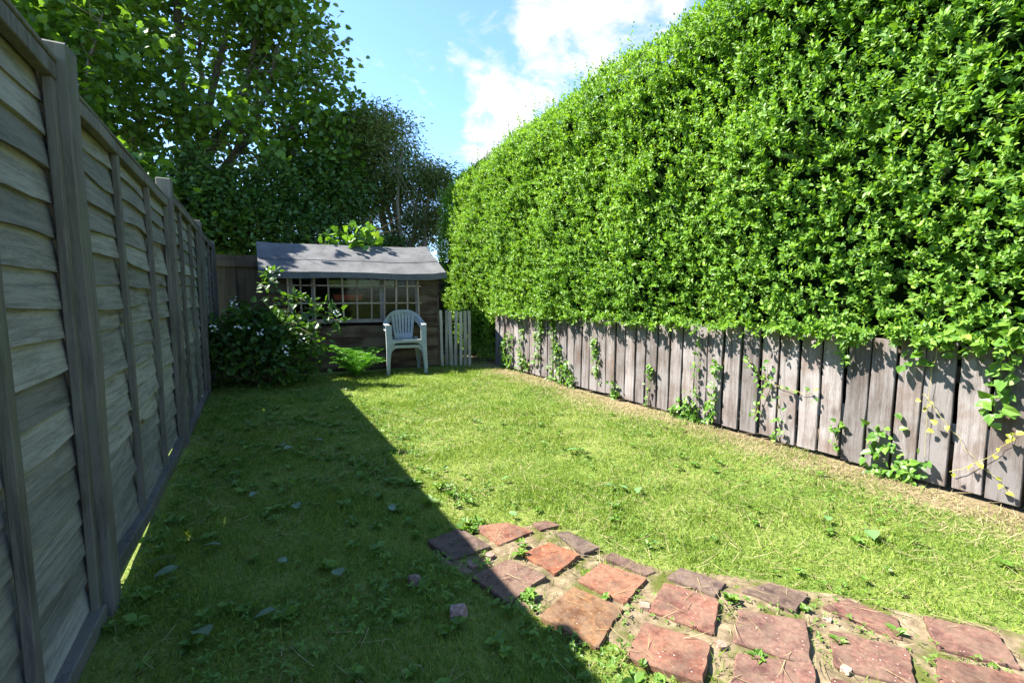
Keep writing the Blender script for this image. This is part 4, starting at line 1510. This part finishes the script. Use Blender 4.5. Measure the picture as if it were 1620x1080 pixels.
def bramble():
    base = np.array(gp(-2.95, 5.35, 0))
    root = empty('bramble_bush', base, 'bramble bush with white blossom between left fence and shed window', 'bush')
    B = [blob(-3.25, 5.45, .42, .46), blob(-2.75, 5.45, .40, .45), blob(-3.05, 5.5, .70, .36), blob(-2.65, 5.5, .62, .28), blob(-3.45, 5.5, .62, .30)]
    pts, d = blob_points(B, 560, 7, .35)
    P, Y, Z, S = leafy(pts, HEART_V, OVAL_F, .075, 6, .075, 8, .7, .4)
    # arching sprays over the shed front
    canes = [[(-2.9, 5.5, .5), (-2.62, 5.55, .98), (-2.3, 5.5, .96), (-2.05, 5.45, .87)], [(-2.8, 5.5, .5), (-2.5, 5.5, .90), (-2.2, 5.42, .84), (-2.0, 5.4, .76)],
             [(-2.95, 5.5, .6), (-2.9, 5.55, 1.15), (-2.88, 5.6, 1.36)], [(-2.8, 5.5, .6), (-2.68, 5.5, .98), (-2.52, 5.45, 1.02)], [(-3.0, 5.4, .6), (-2.6, 5.3, .75), (-2.25, 5.2, .62)]]
    parts = []
    ends = []
    for c in canes:
        p = smooth_path([gp(*q) for q in c], 16)
        parts.append(tube_np(p, np.linspace(.006, .003, 16), 5))
        tip = p[6:]
        for k in range(4):
            off = rng.normal(0, .045, tip.shape)
            P = np.concatenate([P, tip + off]); Y = np.concatenate([Y, unit(off + rng.normal(0, .02, tip.shape))]); Z = np.concatenate([Z, unit(np.array([0, 0, 1.]) + rng.normal(0, .35, tip.shape))])
            S = np.concatenate([S, .08 * rng.uniform(.7, 1.15, len(tip))])
        ends.append(p[-1])
    for k in range(14):
        t = pts[rng.integers(len(pts))]
        parts.append(tube_np(smooth_path([base + rng.normal(0, .12, 3) * np.array([1, 1, 0]), (base + t) / 2 + rng.normal(0, .08, 3), t], 8), np.linspace(.007, .003, 8), 5))
    v, f = merge(parts)
    link('canes', np_mesh('canes', v - base, f, True), M_twig, root)
    k = P[:, 2] > .02
    v, f = scatter(HEART_V, OVAL_F, (P - base)[k], Y[k], Z[k], S[k], S[k] * .95)
    link('foliage', np_mesh('foliage', v, f), M_bramble, root)['kind'] = 'stuff'
    spots = [ends[0], ends[1], ends[2], ends[2] + np.array([0.02, -.02, -.1])] + [np.array(gp(*q)) for q in [(-3.02, 5.05, 1.0), (-2.95, 5.03, .72), (-2.75, 5.03, .66), (-2.35, 5.12, .58), (-2.5, 5.05, .45), (-3.25, 5.05, .7)]]
    for s in spots:
        pp, yy, zz = [], [], []
        for b in range(7):
            c = rng.normal(0, .028, 3); ax = unit(np.array([0, -.4, .8]) + rng.normal(0, .4, 3))
            u = unit(np.cross(ax, rng.normal(0, 1, 3))); w = np.cross(ax, u)
            for q in range(5):
                a = q * 1.2566
                pp.append(c); yy.append(u * math.cos(a) + w * math.sin(a) + .25 * ax); zz.append(ax)
        v, f = scatter(PETAL_V, OVAL_F, np.array(pp), np.array(yy), np.array(zz), .013)
        link('blossom', np_mesh('blossom', v, f), M_petal, root, s - base)


bramble()

# ------------------------------------------------------------------ fern


def fern():
    base = np.array([1.16, 6.32, .0])
    root = empty('fern', base, 'bright green fern growing against the shed foot left of the chairs', 'fern')
    nf = 30
    for i in range(nf):
        az = 2 * math.pi * i / nf + rng.normal(0, .12)
        ln = rng.uniform(.36, .48)
        up = rng.uniform(.9, 2.1)
        d = np.array([math.cos(az), math.sin(az) * .6, 0])
        t = np.linspace(0, 1, 24)
        path = d * (ln * (t * .95))[:, None] + np.array([0, 0, 1.]) * (ln * (up * t - .55 * up * t ** 2.4))[:, None]
        tan = unit(np.gradient(path, axis=0))
        side = unit(np.cross(tan, [0, 0, 1.])); nr = np.cross(side, tan)
        PP, YY, ZZ, SS = [], [], [], []
        for j in range(3, 24):
            if j % 3 == 2:
                continue
            for s in (-1, 1):
                PP.append(path[j]); YY.append(side[j] * s + tan[j] * .35 - nr[j] * .12); ZZ.append(nr[j] + rng.normal(0, .12, 3)); SS.append(.115 * math.sin(math.pi * (.10 + .87 * t[j])) ** .8)
        PP, YY, ZZ, SS = map(np.array, (PP, YY, ZZ, SS))
        # each pinna is itself toothed: a row of small leaflets
        Q, QY, QZ, QS = [], [], [], []
        yu = unit(YY); xs = unit(np.cross(yu, ZZ))
        for q in range(6):
            u = (q + .4) / 6
            for s in (-1, 1):
                Q.append(PP + yu * (SS * u)[:, None]); QY.append(xs * s + yu * .55); QZ.append(ZZ); QS.append(SS * .20 * (1 - .6 * u))
        Q.append(PP); QY.append(yu); QZ.append(ZZ); QS.append(SS)
        Q, QY, QZ, QS = map(np.concatenate, (Q, QY, QZ, QS))
        W = QS.copy(); W[-len(PP):] *= .22
        v, f = scatter(LANCE_V * np.array([1.5, 1, 1]), OVAL_F, Q, QY, QZ, QS, W)
        v2, f2 = tube_np(path, np.linspace(.004, .001, 24), 4)
        v, f = merge([(v, f), (v2, f2)])
        link('frond', np_mesh('frond', v, f), M_fern, root)


fern()

# ------------------------------------------------------------------ climbers on the right fence


def vine(label, paths, n, size,  mat=None, spread=.035, stem=None, cat='vine', shape=None, rad=.0022):
    """paths: lists of (y, z) on the fence face"""
    y0 = np.mean([p[0] for q in paths for p in q])
    n = int(n * 1.5) if y0 > 2.3 else n
    base = np.array([RX - .03, y0, 0.0])
    root = empty('climbing_vine', base, label, cat, 'climbers on the board fence')
    parts, anchors = [], []
    for q in paths:
        pts = smooth_path([(RX - .022 - .012 * rng.random(), a, b) for a, b in q], max(8, 4 * len(q)))
        pts[:, 1:] += rng.normal(0, .006, (len(pts), 2))
        parts.append(tube_np(pts, np.linspace(rad, rad * .5, len(pts)), 5)); anchors.append(pts)
    v, f = merge(parts)
    link('stem', np_mesh('stem', v - base, f, True), stem or M_greenstem, root)
    A = np.concatenate(anchors)
    p = A[rng.integers(len(A), size=n)] + rng.normal(0, 1, (n, 3)) * np.array([.010, spread, spread]) - np.array([.014, 0, 0])
    p[:, 0] = np.minimum(p[:, 0], RX - .022)
    p[:, 2] = np.maximum(p[:, 2], .015)
    yd = unit(rng.normal(0, 1, (n, 3)) * np.array([.35, 1, .8]) + np.array([-.5, 0, -.15]))
    zn = unit(np.array([-.75, .2, .6]) + rng.normal(0, .35, (n, 3)))
    s = size * rng.uniform(.6, 1.2, n)
    v, f = scatter(HEART_V if shape is None else shape, OVAL_F, p - base, yd, zn, s, s * .9)
    link('leaves', np_mesh('leaves', v, f), mat or M_ivy, root)['kind'] = 'stuff'
    return root


vine('thick vine clump covering the far end of the board fence', [[(5.95, .02), (5.9, .3), (5.85, .52)], [(5.8, .02), (5.78, .2), (5.7, .5)], [(5.95, .1), (6.0, .35)]], 130, .05)
vine('leafy vine on the far boards, sparser and next to the far end clump', [[(5.5, .05), (5.48, .35), (5.42, .66)], [(5.55, .3), (5.4, .2), (5.3, .12)]], 70, .045)
vine('vine hanging from the hedge down two far boards', [[(4.98, .84), (5.0, .55), (5.05, .2)], [(4.95, .82), (5.0, .5)]], 110, .042, spread=.045)
vine('trailing ivy curtain hanging from hedge to mid height of the fence', [[(4.62, .86), (4.66, .6), (4.60, .36)], [(4.7, .85), (4.68, .62)]], 95, .042, spread=.032)
vine('broad leafy clump spreading at the foot of the far fence boards', [[(4.75, .05), (4.65, .25), (4.55, .45)], [(4.5, .03), (4.52, .25)], [(4.3, .05), (4.4, .2)]], 130, .045, spread=.05)
vine('compact ivy tuft halfway up a board near the fence middle', [[(3.86, .22), (3.85, .45), (3.90, .58)]], 55, .042, spread=.03)
vine('small leafy sprout at the foot of the fence below the ivy tuft', [[(3.55, .02), (3.55, .16)]], 30, .045, spread=.035)
vine('thin sprig between two boards with brown lower leaves', [[(3.12, .02), (3.10, .30), (3.06, .42)]], 26, .036, spread=.02)
vine('low green clump at the fence foot left of the brownest board', [[(2.78, .02), (2.72, .10), (2.65, .18)], [(2.6, .02), (2.6, .1)]], 70, .046, spread=.045)
vine('tall narrow vine climbing the gap left of the brownest board', [[(2.55, .02), (2.56, .35), (2.56, .70)]], 34, .04, spread=.016)
vine('single vine leaf cluster on the board left of the brownest one', [[(2.42, .05), (2.40, .30), (2.38, .52)]], 44, .045, spread=.028)
vine('straggling vine with a long bare yellow runner across mid fence boards', [[(2.12, .60), (2.0, .47), (1.80, .42), (1.62, .42)], [(2.05, .15), (1.98, .4), (1.97, .6)], [(1.86, .05), (1.88, .35)]], 70, .036, stem=M_yellowstem, spread=.022)
vine('small sprig beneath the drooping hedge tuft right of mid fence', [[(1.50, .08), (1.48, .28)], [(1.46, .82), (1.47, .66)]], 42, .038, spread=.02)
vine('large leaved bindweed clump at the fence foot among dry stalks', [[(1.28, .02), (1.27, .18), (1.25, .32)], [(1.18, .02), (1.16, .14)], [(1.12, .02), (1.08, .12)]], 95, .05, spread=.04)
vine('yellow runner crossing the nearest boards diagonally with few pale leaves', [[(1.08, .52), (1.0, .42), (.86, .24), (.70, .08)], [(1.04, .82), (1.06, .5), (1.05, .14)], [(.95, .12), (.80, .25), (.72, .4)]], 24, .030, mat=M_yleaf, stem=M_yellowstem, spread=.014, rad=.0016)
vine('bright broad leaved vine hanging from the hedge over the nearest boards', [[(.80, .90), (.79, .66), (.80, .45)], [(.77, .9), (.75, .6)]], 58, .058, spread=.028)
vine('honeysuckle spray of large leaves at the hedge bottom over near boards', [[(1.22, .84), (1.12, .83), (1.0, .84)], [(1.15, .82), (1.14, .70)], [(.98, .86), (.93, .76)]], 34, .075, spread=.03, shape=OVAL_V * np.array([1.5, 1, 1]))

# ------------------------------------------------------------------ grass, clover, clippings


def cam_dist(x, y):
    return np.hypot(x, y)


def build_grass():
    X0, X1, Y0, Y1 = -.46, 3.2, -.6, 8.3
    N0 = 560000
    x = rng.uniform(X0, X1, N0); y = rng.uniform(Y0, Y1, N0)
    d = cam_dist(x, y)
    dens = np.interp(d, [0, 2.0, 3.2, 5, 9], [1.0, 1.0, .62, .42, .30])
    tone = vnoise(x * 1.6, y * 1.6, 60) * .6 + vnoise(x * 6, y * 6, 61) * .4
    dens *= np.clip(.25 + 1.1 * vnoise(x * 7, y * 7, 62), .2, 1.15)
    edge = x + .26 * (vnoise(x * 2.2, y * 2.2, 63) - .5) + .10 * (vnoise(x * 9, y * 9, 64) - .5)
    bare = np.clip((edge - 2.76) / .25, 0, 1)
    dens *= 1 - np.clip(.35 + .75 * vnoise(x * 4, y * 4, 67), 0, .95) * bare
    shed = (y > 6.35 - .2 * (x - 2.3)) & (x > .2) & (x < 2.36)
    back = y > 6.75
    dens *= np.where(shed, 0, 1) * np.where(back, .3, 1) * np.where((x < .9) & (y > 5.2), .45, 1)
    ed = edge_dist(x, y, PATH_EDGE) + .05 * (vnoise(x * 9, y * 9, 12) - .5)
    dens = np.where(ed > .015, dens * np.where(vnoise(x * 9, y * 9, 65) > .56, .6, .05), dens)
    for q in TILE_POLYS:
        c = q.mean(0)
        dens[in_poly(x, y, c + (q - c) * .965)] = 0
    k = rng.random(N0) < dens
    x, y, d = x[k], y[k], d[k]
    n = len(x)
    P = np.stack([x, y, gz(x, y) - .002], -1)
    yd = unit(np.stack([rng.normal(0, .55, n), rng.normal(0, .55, n), np.ones(n)], -1))
    tall = .6 + .8 * vnoise(x * 2.5, y * 2.5, 66)
    h = rng.uniform(.014, .036, n) * tall
    h = h * np.where(rng.random(n) < .05, rng.uniform(1.3, 2.2, n), 1.0)
    tuft = in_poly(x, y, PATH_EDGE)
    h = np.where(tuft, h * .8, h)
    w = np.interp(d, [0, 2, 5, 9], [.0026, .0030, .0055, .009]) * rng.uniform(.7, 1.3, n)
    zn = unit(np.stack([rng.normal(0, 1, n), rng.normal(0, 1, n), np.full(n, .3)], -1))
    near = d < 2.6
    tri = np.array([(0, 1, 2)])
    tvt = np.array([(-.5, 0, 0), (.5, 0, 0), (0, 1, .12)])
    # near blades bend over once, far ones are single facets
    va, fa = scatter(BLADE_V, np.array([(0, 1, 2), (0, 2, 3), (3, 2, 4)]), P[near], yd[near], zn[near], h[near], w[near])
    vb, fb = scatter(tvt, tri, P[~near], yd[~near], zn[~near], h[~near] * 1.05, w[~near])
    v, f = merge([(va, fa), (vb, fb)])
    g = link('grass', np_mesh('grass', v, f), M_grass)
    g['kind'] = 'stuff'; g['label'] = 'short patchy mown lawn grass between the two fences'; g['category'] = 'grass'
    # dry stalks: thick along the fence foot, loose clippings elsewhere
    N1 = 36000
    x = rng.uniform(2.3, 3.19, N1); y = rng.uniform(-.5, 6.4, N1)
    edge = x + .26 * (vnoise(x * 2.2, y * 2.2, 63) - .5)
    k = rng.random(N1) < np.clip((edge - 2.6) / .4, 0.03, 1) * .58
    x, y = x[k], y[k]
    n2 = 5200
    xx = rng.uniform(X0, 3.0, n2); yy = rng.uniform(.2, 6.2, n2)
    k2 = vnoise(xx * 1.8, yy * 1.8, 70) > .42
    xx, yy = xx[k2], yy[k2]
    lying = np.concatenate([np.zeros(len(x)), np.ones(len(xx))])
    x = np.concatenate([x, xx]); y = np.concatenate([y, yy]); n = len(x)
    az = rng.uniform(0, 6.28, n)
    yd = unit(np.stack([np.cos(az), np.sin(az), np.abs(rng.normal(.12, .22, n)) * np.where(lying > 0, .3, 1)], -1))
    P = np.stack([x, y, gz(x, y) + .006 + .018 * lying * rng.random(n)], -1)
    h = np.where(lying > 0, rng.uniform(.03, .13, n), rng.uniform(.018, .06, n))
    w = np.interp(cam_dist(x, y), [0, 2, 6], [.0018, .0024, .0045])
    v, f = scatter(BLADE_V, np.array([(0, 1, 2), (0, 2, 3), (3, 2, 4)]), P, yd, np.tile([0, 0, 1.], (n, 1)) + rng.normal(0, .2, (n, 3)), h, w)
    s = link('dry_grass', np_mesh('dry_grass', v, f), M_straw)
    s['kind'] = 'stuff'; s['label'] = 'straw coloured dry grass and clippings along the board fence'; s['category'] = 'dry grass'
    # clover and small broad-leaved weeds in patches
    N2 = 26000
    x = rng.uniform(X0, 2.9, N2); y = rng.uniform(-.3, 6.3, N2)
    pat = vnoise(x * 1.9, y * 1.9, 80) * .6 + vnoise(x * 5.5, y * 5.5, 81) * .4
    sh = np.where(x < .95, .09, 0.0) + np.where(y < 1.2, .05, 0)
    k = (pat + sh > .60) & (rng.random(N2) < np.interp(cam_dist(x, y), [1, 3, 6], [1, .7, .45]))
    for q in TILE_POLYS:
        k &= ~in_poly(x, y, q)
    x, y = x[k], y[k]; n = len(x)
    c = np.stack([x, y, gz(x, y) + rng.uniform(.010, .034, n)], -1)
    ax = unit(np.array([0, 0, 1.]) + rng.normal(0, .35, (n, 3)))
    u = unit(np.cross(ax, rdir(n))); w2 = np.cross(ax, u)
    P, Y, Z, S = [], [], [], []
    sz = rng.uniform(.006, .012, n) * np.where(x < .95, 1.5, 1.0) * np.interp(cam_dist(x, y), [1, 3, 6], [1, 1.1, 1.4])
    for q in range(3):
        a = q * 2.094
        P.append(c); Y.append(u * math.cos(a) + w2 * math.sin(a)); Z.append(ax); S.append(sz)
    P, Y, Z, S = map(np.concatenate, (P, Y, Z, S))
    # flat rosettes of plantain and dandelion
    nr = 330
    x = np.concatenate([rng.uniform(X0, .95, nr), rng.uniform(.95, 2.9, nr // 3)]); y = np.concatenate([rng.uniform(.4, 5.5, nr), rng.uniform(.2, 5.0, nr // 3)])
    k = np.ones(len(x), bool)
    for q in TILE_POLYS:
        k &= ~in_poly(x, y, q)
    x, y = x[k], y[k]; n = len(x)
    rs = rng.uniform(.018, .05, n) * np.where(x < .95, 1.0, .8)
    for q in range(7):
        a = q * .9 + rng.uniform(0, .5, n)
        P = np.concatenate([P, np.stack([x, y, gz(x, y) + .012 + rng.uniform(0, .012, n)], -1)])
        Y = np.concatenate([Y, np.stack([np.cos(a), np.sin(a), rng.uniform(.0, .7, n)], -1)])
        Z = np.concatenate([Z, np.tile([0, 0, 1.], (n, 1)) + rng.normal(0, .3, (n, 3))]); S = np.concatenate([S, rs * rng.uniform(.6, 1.1, n)])
    v, f = scatter(OVAL_V * np.array([1.3, 1, 1.6]), OVAL_F, P, Y, Z, S)
    cl = link('clover', np_mesh('clover', v, f), M_clover)
    cl['kind'] = 'stuff'; cl['label'] = 'patches of clover and small weeds scattered through the lawn'; cl['category'] = 'clover'


build_grass()


def weed(x, y, s, n, label):
    s *= .68
    base = np.array([x, y, float(gz(x, y)) + .012])
    az = np.linspace(0, 2 * np.pi, n, endpoint=False) + rng.normal(0, .25, n)
    yd = np.stack([np.cos(az), np.sin(az), rng.uniform(.25, .9, n)], -1)
    v, f = scatter(OVAL_V * np.array([1.1, 1, 2.5]), OVAL_F, np.zeros((n, 3)), yd, np.tile([0, 0, 1.], (n, 1)) + rng.normal(0, .2, (n, 3)), s * rng.uniform(.6, 1.1, n))
    root = link('weed', np_mesh('weed', v, f), M_clover, None, base)
    tag(root, label, 'weed', 'weeds between the path tiles')


for a in [(1.405, .955, .06, 14, 'large bright weed tuft in the joint left of the second tile row'), (1.52, .665, .05, 10, 'little rosette weed at the corner between mid path tiles'),
          (1.725, .60, .055, 9, 'leafy weed in the joint beside the rightmost large tile'), (1.58, .80, .045, 9, 'flat weed at the foot of the overgrown upper tile'),
          (1.235, .745, .05, 16, 'grassy tuft in the joint at the bottom of the path')]:
    weed(*a)


def fallen_leaf(x, y, s, rz, mat, label, group, lift=.026):
    k = 7
    vs = []
    for j in range(k):
        t = j / (k - 1)
        w = .34 * math.sin(math.pi * (.04 + .92 * t ** .85)) * s
        cz = .12 * s * math.sin(t * 3.0)
        for q, cc in ((-1, .10), (0, 0), (1, .10)):
            vs.append((w * q, (t - .5) * s, cz + cc * s * abs(q) + random.gauss(0, .012) * s))
    fs = [(3 * j + q, 3 * j + q + 1, 3 * j + q + 4, 3 * j + q + 3) for j in range(k - 1) for q in range(2)]
    mb = MB(); mb.add(vs, fs)
    o = link('fallen_leaf', mb.mesh('fallen_leaf', True), mat, None, (x, y, float(gz(x, y)) + lift), (random.gauss(0, .2), random.gauss(0, .2), rz))
    tag(o, label, 'leaf', group)


SHADE = [(-.191, 1.631, .085, .5, 'pale curled fallen leaf lowest in the picture, near the left fence'), (-.015, 1.63, .065, 1.4, 'round grey fallen leaf on shaded grass right of the lowest one'),
         (-.366, 2.172, .09, 2.0, 'fallen leaf touching the left fence foot, topmost of three together'), (-.202, 2.211, .07, 1.2, 'fallen leaf of three together near the fence, the one farthest from it'),
         (-.331, 2.059, .08, 1.7, 'fallen leaf of three together near the fence, the lowest one'), (.119, 3.508, .09, .8, 'fallen leaf halfway down the shaded lawn, leftmost of a loose trio'),
         (.16, 3.44, .07, 2.2, 'smaller middle leaf of the loose trio halfway down the shaded lawn'), (.341, 3.495, .10, 1.0, 'large fallen leaf halfway down the lawn, rightmost of a loose trio'),
         (.14, 2.45, .07, .2, 'upright pale fallen leaf alone in the middle of the shaded grass'), (.228, 1.748, .07, .1, 'fallen leaf on shaded grass left of the small brown tile chip'),
         (-.05, 2.7, .05, 2.5, 'tiny fallen leaf alone on the shaded lawn opposite the second fence panel'), (.05, 1.95, .045, .9, 'tiny curled leaf between the round grey leaf and the upright pale one'),
         (-.1, 4.3, .07, 1.0, 'fallen leaf farthest down the shaded lawn towards the bramble'), (.55, 2.2, .05, .4, 'small fallen leaf on the shadow edge above the path end')]
for x, y, s, rz, lab in SHADE:
    fallen_leaf(x, y, s, rz, M_fallen, lab, 'fallen leaves in the fence shade')
LIT = [(2.418, .82, .05, .7, 'small green leaf just right of the largest leaf on the sunlit lawn'), (2.296, 1.086, .05, 1.9, 'small green leaf above the largest leaf on the lawn, upper of two'),
       (2.22, 1.05, .045, .4, 'small green leaf above the largest leaf on the lawn, lower of two'), (1.671, 1.886, .06, 1.3, 'left leaf of a row of three on the sunlit lawn above the path'),
       (1.714, 1.833, .055, .2, 'middle leaf of a row of three on the sunlit lawn above the path'), (1.76, 1.76, .06, 2.3, 'right leaf of a row of three on the sunlit lawn above the path'),
       (1.822, 2.44, .07, 1.0, 'left leaf of a pair in the middle of the sunlit lawn'), (1.86, 2.36, .06, 2.6, 'right leaf of a pair in the middle of the sunlit lawn'),
       (1.218, 2.26, .05, 1.2, 'single leaf on sunlit grass between the shadow edge and the pair'), (1.04, 1.86, .045, .4, 'small leaf on the grass against the top edge of the tiled path'),
       (1.45, 1.34, .04, 2.0, 'small leaf on the grass beside the upper right edge of the path')]
for x, y, s, rz, lab in LIT:
    fallen_leaf(x, y, s, rz, M_fallen2, lab, 'fallen leaves on the sunlit lawn')
fallen_leaf(2.305, .912, .085, 2.1, M_fallen2, 'largest pale green fallen leaf on the lawn right of the path', 'fallen leaves on the sunlit lawn')
